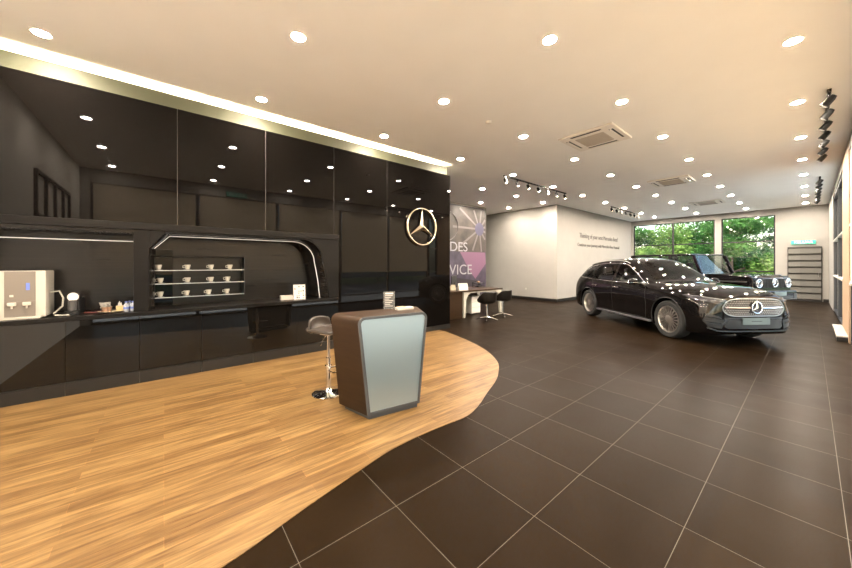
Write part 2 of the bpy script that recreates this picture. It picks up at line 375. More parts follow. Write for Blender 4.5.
# worktop and base cabinets
wt = MB().box(-6.05, XW+.035, YF+.005, 2.452, .87, .918, .004).build('worktop', 'laminate')
tag(wt, 'long dark grey worktop running under both niches of the black wall', 'countertop')
cy = [YF+.005, -.88, -.24, .41, 1.06, 1.72, 2.452]
cl = ['glossy black base cabinet at the left end, under the water dispenser', 'glossy black base cabinet under the condiment tray and bottles', 'glossy black base cabinet under the left column of cups', 'glossy black base cabinet under the right columns of cups', 'glossy black base cabinet under the worktop, left of the bar stool', 'glossy black base cabinet at the right end of the worktop, behind the bar stool']
for i, (a, b) in enumerate(zip(cy, cy[1:])):
    e = empty('base_cabinet', (XW, a, .0), 0, cl[i], 'cabinet', 'base cabinets under the worktop')
    MB().box(-.54, -.022, .001, b-a-.001, .055, .866).build('cabinet_body', 'softblack', e)
    MB().box(-.02, 0, .002, b-a-.002, .165, .862).build('door', 'glossdoor', e, 0)
    MB().box(-.02, .012, .001, b-a-.001, .005, .155).build('plinth', 'base', e)

# three pointed star badge on the wall
def star_mesh(mb, R, tube, depth, arm, cyl=True, mtx=Matrix.Identity(4), ringf=1.0):
    mb.tube([(0, R*math.cos(2*PI*k/48), R*math.sin(2*PI*k/48)) for k in range(48)], tube, 8, True, mtx=mtx)
    for a in (90, 210, 330):
        a = math.radians(a); d = Vector((0, math.cos(a), math.sin(a))); s = Vector((0, -math.sin(a), math.cos(a)))
        tip = d*(R-tube*.3); l1 = s*arm-d*arm*.55; l2 = -s*arm-d*arm*.55; c = Vector((0, 0, 0))
        b = bmesh.new()
        vt = b.verts.new(tip+Vector((.15*depth, 0, 0))); v1 = b.verts.new(d*arm*.6+s*arm); v2 = b.verts.new(d*arm*.6-s*arm)
        vc = b.verts.new(Vector((depth, 0, 0))); vb = b.verts.new(Vector((-depth*.3, 0, 0)))
        for f in ((vt, v1, vc), (vt, vc, v2), (vt, vb, v1), (vt, v2, vb), (v1, vb, vc), (v2, vc, vb)): b.faces.new(f)
        bmesh.ops.recalc_face_normals(b, faces=b.faces); mb._add(b, 0, mtx)
sb = empty('wall_star_emblem', (XW+.045, 4.38, 2.345), 0, 'large three-pointed star in a ring mounted on the glossy black wall', 'emblem')
m_ = MB(); star_mesh(m_, .40, .022, .045, .06); m_.build('star_badge', 'champagne', sb, 20)
for a in (90, 210, 330):
    a = math.radians(a); MB().tube([(-.044, .395*math.cos(a), .395*math.sin(a)), (0, .395*math.cos(a), .395*math.sin(a))], .008, 8).build('mounting_pin', 'champagne', sb)

# alcove, poster wall, white block, back wall, right wall, wall behind the camera
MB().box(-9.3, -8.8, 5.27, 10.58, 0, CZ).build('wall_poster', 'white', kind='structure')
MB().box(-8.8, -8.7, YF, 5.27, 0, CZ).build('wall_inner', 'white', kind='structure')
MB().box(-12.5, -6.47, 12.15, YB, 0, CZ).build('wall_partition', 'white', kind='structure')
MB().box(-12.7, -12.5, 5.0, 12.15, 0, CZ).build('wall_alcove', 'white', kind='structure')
bb = MB(); bb.box(-12.5, -6.47, 12.13, 12.149, 0, .12); bb.box(-6.469, -6.45, 12.13, YB-.01, 0, .12)
bb.build('baseboard_partition', 'base', kind='structure')
tag(MB().box(-7.92, -7.85, 12.14, 12.149, .42, .49, .003).build('wall_socket', 'whitepl'), 'small white power socket low on the bare cream wall', 'socket')
WX = [(-6.36, -2.93), (-2.70, -.97)]; WT = 3.66
bw = MB()
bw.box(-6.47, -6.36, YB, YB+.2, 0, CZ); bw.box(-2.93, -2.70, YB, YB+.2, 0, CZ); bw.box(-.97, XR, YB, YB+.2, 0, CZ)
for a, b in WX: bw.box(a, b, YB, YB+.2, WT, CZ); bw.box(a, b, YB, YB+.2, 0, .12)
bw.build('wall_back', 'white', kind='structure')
def window(name, x0, x1, mulls, z0, z1, bars):
    e = empty(name, (0, YB+.08, 0), kind='structure')
    f = MB(); w = .035
    f.box(x0, x0+w*1.4, 0, .07, z0, z1); f.box(x1-w*1.4, x1, 0, .07, z0, z1); f.box(x0, x1, 0, .07, z1-w, z1); f.box(x0, x1, 0, .07, z0, z0+w)
    for x in mulls: f.box(x-w, x+w, -.01, .07, z0, z1)
    for z in bars: f.box(x0, x1, .005, .065, z-w*.75, z+w*.75)
    f.build('window_frame', 'mullion', e)
    MB().box(x0+.01, x1-.01, .03, .036, z0+.01, z1-.01).build('pane', 'glass', e)
window('window_1', -6.36, -2.93, [-4.57], .12, WT, [2.54, 1.20])
window('window_2', -2.70, -.97, [], .12, WT, [2.54, 1.20])
# slatted door in the back wall
d = empty('door_1', (-.16, YB-.002, 0), kind='structure')
MB().box(-.46, .46, -.05, 0, 0, 2.24).build('door_frame', 'softblack', d)
s1 = MB(); s2 = MB()
for k in range(8):
    z = .05+k*.266
    s1.prism([(-.055, z), (-.115, z+.05), (-.055, z+.25)], -.44, -.12, 'x'); s2.prism([(-.055, z), (-.10, z+.05), (-.055, z+.25)], -.12, .43, 'x')
s1.build('slats', 'shutter_lit', d); s2.build('shaded_slats', 'shutter_shaded', d)  # left part coloured paler for sunlight, right part darker for shade
MB().tube([(.36, -.12, 1.0), (.36, -.15, 1.02), (.36, -.15, 1.15), (.36, -.12, 1.17)], .012).build('door_handle', 'chrome', d)
ex = empty('exit_sign', (-.16, YB-.05, 2.43), 0, 'green glowing exit sign on the back wall above the slatted door', 'exit sign')
MB().box(-.36, .30, -.025, .045, -.075, .075, .006).build('sign_body', 'exit', ex)
text_obj('KELUAR', .14, Matrix.Translation((-.03, -.029, 0)) @ FACE_NY, 'exitw', 'lettering', ex, .002)
bx_ = MB(); bx_.box(.33, XR-.001, YB-.02, YB-.001, 0, .12); bx_.build('baseboard_back', 'base', kind='structure')
# glass front on the right
MY = [-1.42, .76, 2.95, 5.2, 7.35, 9.55]
wr = MB()
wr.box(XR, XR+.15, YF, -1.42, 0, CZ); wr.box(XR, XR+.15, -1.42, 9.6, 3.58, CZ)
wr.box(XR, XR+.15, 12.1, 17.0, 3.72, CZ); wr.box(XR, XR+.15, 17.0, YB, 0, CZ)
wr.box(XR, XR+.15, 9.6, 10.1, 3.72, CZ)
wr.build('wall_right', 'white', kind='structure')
MB().box(XR, XR+.15, 10.15, 12.1, .0, CZ).build('wall_pier', 'cream', kind='structure')
pl = MB(); pl.box(.33, XR-.001, 10.3, 12.2, 0, .085); pl.build('trim_5', 'base', kind='structure')
MB().box(.325, XR-.001, 10.29, 12.21, .085, .11).build('trim_6', 'white', kind='structure')
def facade(name, ymulls, z1, bars, barw=.03, doors=False):
    e = empty(name, (XR, 0, 0), kind='structure'); f = MB(); y0, y1 = ymulls[0], ymulls[-1]
    for y in ymulls: f.box(.02, .10, y-.04, y+.04, 0, z1)
    f.box(.02, .10, y0, y1, z1-.07, z1); f.box(.02, .10, y0, y1, 0, .06)
    f.build('window_frame', 'mullion', e)
    if bars:
        g = MB()
        for z in bars: g.box(.0, .09, y0, y1, z-barw, z+barw)
        g.build('transom', 'whitepl', e)
    MB().box(.055, .061, y0, y1, .03, z1-.03).build('pane', 'glass', e); return e
facade('window_3', MY, 3.58, [])
facade('window_4', [12.14, 14.5, 16.96], 3.72, [2.27, 1.15], .022)
facade('window_5', [9.62, 10.12], 3.72, [2.27, 1.15], .022)
bl = ['first roller blind from the wall behind the camera', 'second roller blind from the wall behind the camera', 'middle roller blind of the glass front', 'fourth roller blind along the glass front', 'roller blind nearest the pier of the glass front']
for i, (a, b) in enumerate(zip(MY, MY[1:])):
    e = empty('roller_blind', (XR-.012, (a+b)/2, 3.55), 0, 'pale half-lowered '+bl[i]+', reflected in the black wall', 'blind', 'roller blinds on the glass front')
    h = (b-a)/2-.05
    MB().box(.0, .003, -h, h, -2.33, 0).build('blind_fabric', 'blind', e)
    MB().tube([(0, -h, -2.34), (0, h, -2.34)], .012).build('bottom_bar', 'whitepl', e)
MB().box(-12.7, XR+.15, YF-.2, YF, 0, CZ).build('wall_front', 'white2', kind='structure')
w6 = empty('window_6', (0, YF+.001, 0), kind='structure'); f = MB()
for x in (-3.08, -2.5, -1.9, -1.3, -.75): f.box(x-.03, x+.03, 0, .04, 2.3, 3.06)
f.box(-3.08, -.75, 0, .04, 2.3, 2.36); f.box(-3.08, -.75, 0, .04, 3.0, 3.06); f.build('window_frame', 'mullion', w6)
e2 = empty('exit_sign', (XR-.04, 1.75, 3.68), 0, 'green exit sign on the glass front, seen as a reflection in the black wall', 'exit sign')
MB().box(-.02, .035, -.28, .28, -.07, .07, .006).build('sign_body', 'exit', e2)
text_obj('KELUAR', .12, Matrix.Translation((-.024, 0, 0)) @ FACE_NX, 'exitw', 'lettering', e2, .002)

# ------------------------------------------------------------------ writing and poster
t1 = empty('wall_lettering', (-6.47+.002, 16.27, 2.79), 0, 'upper line of dark lettering on the white wall behind the car', 'lettering')
words('Thinking of your next Mercedes-Benz?', .30, 'wallink', t1, .004, .93)
t2 = empty('wall_lettering', (-6.47+.002, 16.27, 2.38), 0, 'lower, smaller line of dark lettering on the white wall behind the car', 'lettering')
words('Continue your journey with Mercedes-Benz Financial', .215, 'wallink', t2, .006, 1.02)
M['pgrey'] = noisy(mat('poster grey', (.2, .19, .18), .5), 2.2, (.028, .025, .024), (.070, .058, .050))
M['plil'] = noisy(mat('poster lilac', (.3, .22, .32), .5), 3, (.026, .022, .036), (.062, .048, .076))
M['ppink'] = mat('poster pink', (.15, .078, .13), .5); M['pspoke'] = mat('poster pale spoke', (.12, .108, .108), .5); M['pblue'] = mat('poster violet', (.06, .057, .10), .5)
M['pdark'] = mat('poster dark', (.025, .02, .025), .5); M['pwhite'] = mat('poster white', (.26, .26, .28), .5)
ps = empty('wall_poster_print', (-8.8, 0, 0), 0, 'tall wheel and lettering mural in grey and pink behind the desk', 'mural')
def pq(name, m, polys, x=.003):
    b = MB()
    for P in polys: b.prism(P, x-.002, x, 'x')
    return b.build(name, m, ps, 0)
pq('upper_print', 'pgrey', [[(5.4, 2.02), (10.57, 2.02), (10.57, 3.86), (5.4, 3.86)]])
pq('lower_print', 'plil', [[(5.4, .05), (10.57, .05), (10.57, 2.02), (5.4, 2.02)]])
pq('pink_shape', 'ppink', [[(9.0, 2.015), (10.50, 2.015), (10.56, 1.55), (9.9, .92), (9.55, 1.25)]], .005)
pq('dark_shape', 'pdark', [[(8.7, 1.0), (10.0, .85), (10.57, .45), (8.4, .45)]], .0055)
pq('top_edge', 'pdark', [[(5.4, 3.80), (10.57, 3.80), (10.57, 3.86), (5.4, 3.86)]], .0055)
hub = (10.15, 2.98); sp = []
for k in range(11):
    a = 2*PI*k/11+.28; c, s_ = math.cos(a), math.sin(a)
    for r1 in (1.55,):
        A = (hub[0]+.22*c-.035*s_, hub[1]+.22*s_+.035*c); B = (hub[0]+.22*c+.035*s_, hub[1]+.22*s_-.035*c)
        C_ = (hub[0]+r1*c+.045*s_, hub[1]+r1*s_-.045*c); D = (hub[0]+r1*c-.045*s_, hub[1]+r1*s_+.045*c)
        r = r1
        while (max(C_[0], D[0]) > 10.56 or min(C_[1], D[1]) < 2.03 or max(C_[1], D[1]) > 3.79) and r > .3:
            r -= .04
            C_ = (hub[0]+r*c+.045*s_, hub[1]+r*s_-.045*c); D = (hub[0]+r*c-.045*s_, hub[1]+r*s_+.045*c)
        if r > .32: sp.append([A, B, C_, D])
pq('wheel_spokes', 'pspoke', sp, .006)
hb = MB(); hb.lathe([(0, .007), (.27, .007), (.27, .003)], 24, mtx=Matrix.Translation((0, hub[0], hub[1])) @ Matrix.Rotation(PI/2, 4, 'Y')); hb.build('wheel_hub', 'pblue', ps)
rg = MB()
rg.tube([(.004, 8.15+.72*math.cos(a*PI/24), 3.0+.6*math.sin(a*PI/24)) for a in range(48)], .02, 4, True); rg.build('wheel_ring', 'pspoke', ps)
text_obj('MERCEDES', .52, Matrix.Translation((.008, 9.44, 2.19)) @ FACE_PX, 'pwhite', 'lettering', ps, .002, 'RIGHT', 1.15)
text_obj('SERVICE', .56, Matrix.Translation((.008, 9.70, 1.29)) @ FACE_PX, 'pwhite', 'lettering', ps, .002, 'RIGHT', 1.12)

# ------------------------------------------------------------------ ceiling lights
ORD = ['nearest', 'second', 'third', 'fourth', 'fifth', 'sixth', 'seventh', 'eighth', 'ninth', 'tenth', 'eleventh']
dl = empty('downlight', (0, 0, CZ))
MB().lathe([(.062, 0), (.084, 0), (.086, -.004), (.082, -.008), (.064, -.006)], 32, close=True).build('trim_ring', 'acwhite', dl)
MB().lathe([(0, -.003), (.0625, -.003), (.0625, -.001), (0, -.001)], 32).build('lamp_lens', 'lens_on', dl)
rows = [-.98, 1.09, 3.17, 5.2, 7.22, 9.27, 11.25, 13.2, 15.2, 17.3, 19.3]
cols = [(-5.07, 0, 'the row nearest the black wall'), (-3.43, 1, 'the second row from the black wall'), (-1.77, 2, 'the third row from the black wall'), (-.12, 3, 'the row nearest the glass front')]
first = True
def place_dl(x, y, label):
    global first
    o = dl if first else copy_tree(dl); first = False
    o.location = (x, y, CZ); tag(o, label, 'downlight', 'recessed ceiling downlights')
for x, k0, nm in cols:
    for i, y in enumerate(rows):
        if i < k0: place_dl(x, y, 'downlight of %s, %s outside the frame, seen mirrored' % (nm, ['one step', 'two steps', 'three steps'][k0-i-1]))
        else: place_dl(x, y, 'round lit ceiling downlight, %s from the camera in %s' % (ORD[i-k0], nm))
for (x, y, lb) in [(-6.64, 7.8, 'left of the spotlight track above the desk'), (-6.60, 9.56, 'in front of the cream wall, nearer of the two there'), (-8.17, 9.5, 'right above the edge of the wheel mural'), (-8.17, 11.3, 'farthest left above the cream wall'), (-6.62, 11.36, 'nearest the corner of the cream wall')]:
    place_dl(x, y, 'round lit alcove downlight '+lb)
tr_lab = ['black spotlight track with seven heads above the desk chairs', 'black spotlight track with seven heads beside the wall lettering', 'nearer black spotlight track at the glass front side', 'farther black spotlight track at the glass front side']
for i, (x, y0, y1, aim) in enumerate([(-5.25, 7.05, 10.45, -1), (-5.25, 14.25, 17.6, -1), (.165, 7.0, 10.85, -1), (.165, 13.8, 18.3, -1)]):
    e = empty('spotlight_track', (x, (y0+y1)/2, CZ), 0, tr_lab[i], 'track light', 'spotlight tracks on the ceiling'); h = (y1-y0)/2
    MB().box(-.018, .018, -h, h, -.035, 0, .002).build('track', 'black', e)
    for k in range(7):
        y = -h+.08+k*(2*h-.16)/6
        R = Matrix.Translation((0, y, -.135)) @ Matrix.Rotation(math.radians(-24 if i < 2 else 38), 4, 'Y')
        b = MB(); b.box(-.012, .012, y-.03, y+.03, -.055, -.035); b.tube([(0, y, -.05), (0, y, -.135)], .008, 8)
        b.lathe([(.0, .07), (.030, .07), (.042, .03), (.046, -.08), (.040, -.08), (.038, -.055), (0, -.055)], 16, mtx=R)
        hh = b.build('spotlight_head', 'black', e)
        MB().lathe([(0, -.06), (.036, -.06), (.036, -.056), (0, -.056)], 16, mtx=R).build('lamp_lens', 'spot_on', hh)
for i, (x, y) in enumerate([(-2.6, 6.28), (-2.55, 11.25), (-2.55, 16.2)]):
    e = empty('ceiling_air_conditioner', (x, y, CZ), 0, 'square white cassette air conditioner, '+['nearest and largest on the ceiling', 'middle one on the ceiling', 'farthest one near the windows'][i], 'air conditioner', 'ceiling cassette air conditioners')
    MB().box(-.475, .475, -.475, .475, -.035, 0, .012).build('housing', 'acwhite', e)
    b = MB(); b.box(-.25, .25, -.25, .25, -.042, -.036)
    for k in range(16): b.box(-.24, .24, -.24+k*.032-.004, -.24+k*.032+.004, -.050, -.042)
    b.build('intake_grille', 'acgrille', e)
    for k in range(4):
        R = Matrix.Rotation(k*PI/2, 4, 'Z')
        b = MB(); b.box(-.27, .27, .345, .415, -.038, -.0355, mtx=R); b.build('air_slot', 'dark', e)
        b = MB(); b.box(-.27, .27, .36, .395, -.058, -.050, .002, mtx=R @ Matrix.Translation((0, 0, 0))); b.box(-.27, -.262, .365, .39, -.05, -.036, mtx=R); b.box(.262, .27, .365, .39, -.05, -.036, mtx=R); b.build('louvre', 'acwhite', e)
x, y = fl(488.5, 121.5, CZ)
tag(MB().lathe([(0, CZ-.03), (.035, CZ-.03), (.05, CZ-.012), (.05, CZ), (0, CZ)], 20).build('smoke_detector', 'acwhite'), 'small round white detector on the bare ceiling between the downlights', 'smoke detector').location = (x, y, 0)

# ------------------------------------------------------------------ podium, stool
pd = empty('reception_podium', (-2.70, 1.818, .004), math.radians(81.6), 'brown reception podium with a silver front panel on the wood floor', 'podium')
# local: x along the front width, y into the back
def pring(inset, z_b=.045, z_t=1.01, r=.07, y=0):
    hb_, ht = (.29+y*.38, .385+y*.36); hb_ -= inset; ht -= inset; zb, zt = z_b+inset, z_t-inset; r = max(r-inset, .02); n = 6; P = []
    P.append((-hb_, y, zb)); P.append((hb_, y, zb))
    for k in range(n+1):
        a = k/n*PI/2; P.append((ht-r+r*math.cos(a), y, zt-r+r*math.sin(a)))
    for k in range(n+1):
        a = PI/2+k/n*PI/2; P.append((-ht+r+r*math.cos(a), y, zt-r+r*math.sin(a)))
    return P
D_ = .42
b = MB(); b.loft([pring(0, y=.012), pring(0, y=D_)], cap=False); b.loft([pring(.025, y=.012), pring(.025, y=D_)], cap=False)
b.build('podium_shell', 'brown', pd, 40)
b = MB(); o1, i1 = pring(0, y=0), pring(.026, y=0); o2, i2 = pring(0, y=.014), pring(.026, y=.014)
b.loft([o2, o1, i1, i2], cap=False); o1, i1 = pring(0, y=D_-.002), pring(.026, y=D_-.002); b.loft([o1, i1], cap=False)
b.build('edge_band', 'greyedge', pd, 30)
b = MB(); b.loft([pring(.026, y=.008), pring(.026, y=.02)]); b.build('front_panel', 'panelmetal', pd, 30)
b = MB(); b.loft([pring(.026, y=.30), pring(.026, y=.31)]); b.build('back_panel', 'softblack', pd, 30)
b = MB(); b.loft([[(-.27, .02, 0), (.27, .02, 0), (.40, .38, 0), (-.40, .38, 0)], [(-.27, .02, .045), (.27, .02, .045), (.40, .38, .045), (-.40, .38, .045)]]); b.build('plinth', 'greyedge', pd, 30)
# things on the podium
bh = empty('brochure_stand', (-3.07, 1.99, 1.015), math.radians(60), 'dark printed leaflet in a clear stand on the podium top', 'brochure stand')
R = Matrix.Rotation(math.radians(-12), 4, 'X')
MB().box(-.065, .065, -.003, .003, .006, .20, mtx=R).build('stand_panel', 'acryl', bh); MB().box(-.065, .065, -.01, .09, 0, .005).build('stand_foot', 'acryl', bh)
MB().box(-.058, .058, -.007, -.004, .01, .195, mtx=R).build('leaflet', 'dark', bh)
b = MB()
for k in range(7): b.box(-.05, -.05+[.09, .06, .08, .095, .05, .07, .09][k], -.0085, -.0072, .03+k*.02, .036+k*.02, mtx=R)
b.box(-.045, .045, -.0085, -.0072, .168, .185, mtx=R); b.build('print_lines', 'paper', bh)
bh.scale = (1.0, 1.0, 1.0)
cb = empty('card_box', (-2.93, 2.10, 1.015), math.radians(84), 'small flat white card holder on the podium top beside the leaflet', 'card holder')
MB().box(-.10, .10, -.04, .04, 0, .028, .003).build('holder', 'paper', cb); MB().box(-.085, .0, -.03, .03, .028, .036).build('cards', 'cream', cb)

def bar_stool():
    e = empty('bar_stool', (-3.63, 1.50, .004), math.radians(-65), 'dark bar stool on a chrome pedestal beside the podium', 'bar stool')
    MB().lathe([(0, 0), (.185, 0), (.187, .008), (.17, .018), (.06, .032), (.035, .05), (.03, .07), (0, .07)], 40).build('base', 'chrome', e)
    MB().lathe([(0, .05), (.028, .05), (.028, .42), (.018, .425), (.018, .70), (0, .70)], 20).build('column', 'chrome', e)
    b = MB(); b.tube([(-.0, .03, .31), (-.12, .12, .31), (-.14, .20, .31), (0, .25, .31), (.14, .20, .31), (.12, .12, .31), (0, .03, .31)], .010, 8); b.lathe([(.028, .29), (.040, .29), (.040, .33), (.028, .33)], 16, close=True); b.build('footrest', 'chrome', e)
    b = MB(); b.box(-.07, .07, -.07, .07, .695, .715, .004); b.tube([(.03, 0, .69), (.12, .03, .67), (.18, .05, .61)], .006, 6); b.build('lift_lever', 'chrome', e)
    # seat: a swept shell, low back, with a thin pad
    b = bmesh.new(); N, K = 12, 13; top = []
    prof = [(.21, .735), (.19, .718), (.12, .720), (.0, .722), (-.10, .724), (-.155, .735), (-.185, .765), (-.20, .81), (-.205, .865), (-.207, .895)]
    def sec(off):
        G = []
        for (py, pz) in prof:
            row = []
            for j in range(K):
                u = -1+2*j/(K-1); w = .20-.03*max(0, (pz-.76)/.14); zz = pz+.02*u*u if pz < .76 else pz-.03*abs(u)**3
                row.append(Vector((u*w, py+(.06*u*u if pz > .76 else .0)-(.015*abs(u)**3 if py > .15 else 0), zz)))
            G.append(row)
        return G
    G = sec(0); V = [[b.verts.new(p) for p in r] for r in G]
    for i in range(len(V)-1):
        for j in range(K-1): b.faces.new((V[i][j], V[i][j+1], V[i+1][j+1], V[i+1][j]))
    bmesh.ops.recalc_face_normals(b, faces=b.faces); bmesh.ops.solidify(b, geom=b.faces[:], thickness=.035)
    m_ = MB(); m_._add(b); s_ = m_.build('seat', 'leather2', e, 50)
    md = s_.modifiers.new('s', 'SUBSURF'); md.levels = 1; md.render_levels = 2
    return e
M['leather2'] = mat('grey brown leather', (.030, .023, .018), .3)
bar_stool()

# ------------------------------------------------------------------ things on the worktop and shelf
ZT = .919
wd = empty('water_dispenser', (-5.56, -1.225, ZT), math.radians(90), 'white countertop water dispenser with a taupe front at the left', 'water dispenser')
MB().box(-.185, .185, .0, .36, .012, .535, .012).build('housing', 'whitepl', wd)
MB().box(-.11, .11, -.006, .004, .20, .528, .003).build('control_panel', 'putty', wd)
b = MB(); b.box(-.11, .11, -.006, .02, .03, .20, .002); b.build('tap_recess', 'dispgrey' if 'dispgrey' in M else 'putty', wd)
b = MB(); b.box(-.15, .15, -.03, .06, 0, .025, .004); b.build('drip_tray', 'whitepl', wd)
for sx in (-.055, .05):
    b = MB(); b.box(sx-.03, sx+.03, -.035, -.006, .15, .19, .006); b.tube([(sx, -.022, .15), (sx, -.022, .12)], .008); b.build('tap', 'whitepl', wd)
for sx, sz, m_ in ((-.06, .26, 'whitepl'), (.055, .36, 'blue')):
    b = MB(); b.box(sx-.014, sx+.014, -.010, -.006, sz-(.012 if sx < 0 else .04), sz+(.012 if sx < 0 else .04), .002); b.build('button', m_, wd)
tag(MB().tube([(-5.70, -1.03, 1.20), (-5.69, -.96, 1.21), (-5.66, -.925, 1.13), (-5.66, -.93, 1.03), (-5.66, -1.0, .945), (-5.62, -.98, .93), (-5.56, -.86, .93)], .008, 8).build('water_hose', 'whitepl'), 'white hose looping out of the side of the water dispenser', 'hose')
cm = empty('capsule_coffee_machine', (-5.68, -.84, ZT), math.radians(80), 'small black capsule coffee machine with a silver head on the worktop', 'coffee machine')
MB().box(-.045, .045, 0, .16, 0, .20, .015).build('body', 'black', cm); MB().lathe([(0, 0), (.06, 0), (.065, .01), (.065, .05), (0, .05)], 20, mtx=Matrix.Translation((0, -.04, .0))).build('cup_stand', 'black', cm)
b = MB(); b.lathe([(0, -.05), (.05, -.05), (.055, -.03), (.055, .03), (.05, .05), (0, .05)], 24, mtx=Matrix.Translation((0, .02, .215)) @ Matrix.Rotation(PI/2, 4, 'X')); b.build('head', 'chrome', cm)
b = MB(); b.lathe([(.02, 0), (.038, .0), (.038, .12), (0, .12)], 16, mtx=Matrix.Translation((0, -.04, .055))); b.build('water_cup', 'dark', cm)
tag(MB().box(-.06, .06, -.12, .12, 0, .018, .006).build('folded_cloth', 'red'), 'flat dark red cloth lying on the worktop by the coffee machine', 'cloth').location = (-5.72, -.64, ZT)
ty = empty('serving_tray', (-5.63, -.495, ZT), 0, 'oval cream tray holding sachets on the worktop', 'tray')
b = MB(); b.lathe([(0, 0), (.09, 0), (.125, .018), (.12, .02), (.088, .006), (0, .006)], 32, mtx=Matrix.Diagonal((.72, 1.15, 1, 1))); b.build('tray_dish', 'tray', ty)
cp = empty('sachet_pot', (-5.63, -.555, ZT+.008), 0, 'brown pot heaped with white sachets on the cream tray', 'pot')
MB().lathe([(0, 0), (.038, 0), (.050, .065), (.046, .065), (.036, .006), (0, .006)], 20).build('pot', 'cupbrown', cp)
b = MB()
for k in range(9):
    R = Matrix.Translation((random.uniform(-.02, .02), random.uniform(-.045, .045), .075+random.uniform(-.01, .02))) @ Matrix.Rotation(random.uniform(0, 3), 4, 'Z') @ Matrix.Rotation(random.uniform(.3, 1.0), 4, 'X')
    b.box(-.022, .022, -.002, .002, -.03, .035, mtx=R)
b.build('sachets', 'paper', cp)
cq = empty('sachet_box', (-5.63, -.435, ZT+.008), 0, 'straw yellow box with upright white packets on the cream tray', 'box')
MB().box(-.035, .035, -.035, .035, 0, .07, .003).build('box', 'yellow', cq)
b = MB()
for k in range(4): b.box(-.02, .02, -.028+k*.016, -.022+k*.016, .07, .105+.02*(k == 1), mtx=Matrix.Rotation(.08*(k-1.5), 4, 'X'))
b.build('packets', 'paper', cq)
wbx = empty('water_bottle', (-5.60, -.372, ZT))
b = MB(); b.lathe([(0, 0), (.026, 0), (.028, .01), (.028, .07), (.020, .095), (.011, .105), (.011, .115), (0, .115)], 16); b.build('bottle_body', 'bottle', wbx)
b = MB(); b.lathe([(.0285, .035), (.0285, .06)], 16); b.build('bottle_label', 'blue', wbx); MB().lathe([(0, .115), (.013, .115), (.013, .13), (0, .13)], 12).build('cap', 'blue', wbx)
for i, (dx, dy) in enumerate([(0, 0), (0, .065), (-.07, .03)]):
    o = wbx if i == 0 else copy_tree(wbx); o.location = (-5.60+dx, -.375+dy, ZT)
    tag(o, 'small clear water bottle with blue label by the divider, '+['left of the front two', 'right of the front two', 'behind the front two'][i], 'bottle', 'water bottles by the divider')
# cup shelf
cs = empty('cup_shelf', (-6.05, .45, 1.04), 0, 'wall shelf with three glass boards holding small cups', 'shelf')
SX0, SX1 = .012, .22
MB().box(SX0, SX1, -.548, .55, .595, .607).build('top_rail', 'laminate', cs)
for z in (.02, .215, .405): MB().box(SX0, SX1, -.548, .55, z-.012, z-.004).build('shelf_board', 'shelfglass', cs); MB().box(SX1, SX1+.004, -.548, .55, z-.013, z-.003).build('shelf_edge', 'steel', cs)
MB().box(SX0, SX1, .55, .56, .0, .607).build('end_panel', 'black', cs); MB().box(SX0, SX1, -.56, -.549, .0, .607).build('end_panel', 'black', cs)
cu = empty('coffee_cup', (0, 0, 0))
b = MB(); b.lathe([(0, 0), (.022, 0), (.036, .055), (.037, .07), (.034, .07), (.033, .055), (.019, .005), (0, .005)], 20); b.build('cup_body', 'whitepl', cu)
MB().tube([(0, -.033, .058), (0, -.055, .055), (0, -.056, .03), (0, -.028, .022)], .005, 6).build('cup_handle', 'whitepl', cu)
MB().lathe([(0, -.008), (.03, -.008), (.048, -.001), (.048, .001), (.028, -.004), (0, -.004)], 20).build('saucer', 'dark', cu)
rn = ['top board', 'middle board', 'lowest board']; cn = ['leftmost', 'second from left', 'third from left', 'rightmost']
for r_, (z, yy) in enumerate([(.405, (-.06, .27, .56, .81)), (.215, (-.04, .27, .56, .78)), (.02, (-.04, .26, .53, .77))]):
    for c_, y in enumerate(yy):
        o = cu if (r_, c_) == (0, 0) else copy_tree(cu)
        o.location = (-6.05+.15, y, 1.04+z+.004); o.rotation_euler = (0, 0, random.uniform(-.3, .3)); tag(o, 'small white cup on the %s of the wall shelf, %s' % (rn[r_], cn[c_]), 'cup', 'cups on the wall shelf')
sg = empty('counter_sign', (-5.60, 1.80, ZT), math.radians(82), 'clear stand with a black and white printed card at the right end of the worktop', 'sign')
R = Matrix.Rotation(math.radians(-8), 4, 'X')
MB().box(-.10, .10, -.003, .003, 0, .26, mtx=R).build('stand_panel', 'acryl', sg); MB().box(-.10, .10, -.02, .07, 0, .006).build('stand_foot', 'acryl', sg)
MB().box(-.095, .095, -.006, -.0035, .005, .255, mtx=R).build('card', 'paper', sg)
b = MB()
for i in range(5):
    for j in range(6):
        if random.random() < .55: b.box(-.085+i*.034, -.085+i*.034+random.uniform(.015, .03), -.0075, -.0065, .02+j*.038, .02+j*.038+random.uniform(.012, .03), mtx=R)
b.build('print_pattern', 'ink', sg)
tb = empty('tissue_box', (-5.72, 1.62, ZT), math.radians(85), 'plain white box left of the printed card on the worktop', 'box')
MB().box(-.10, .10, -.05, .05, 0, .075, .004).build('box', 'whitepl', tb); MB().box(-.04, .04, -.01, .01, .075, .078).build('slot', 'cream', tb)

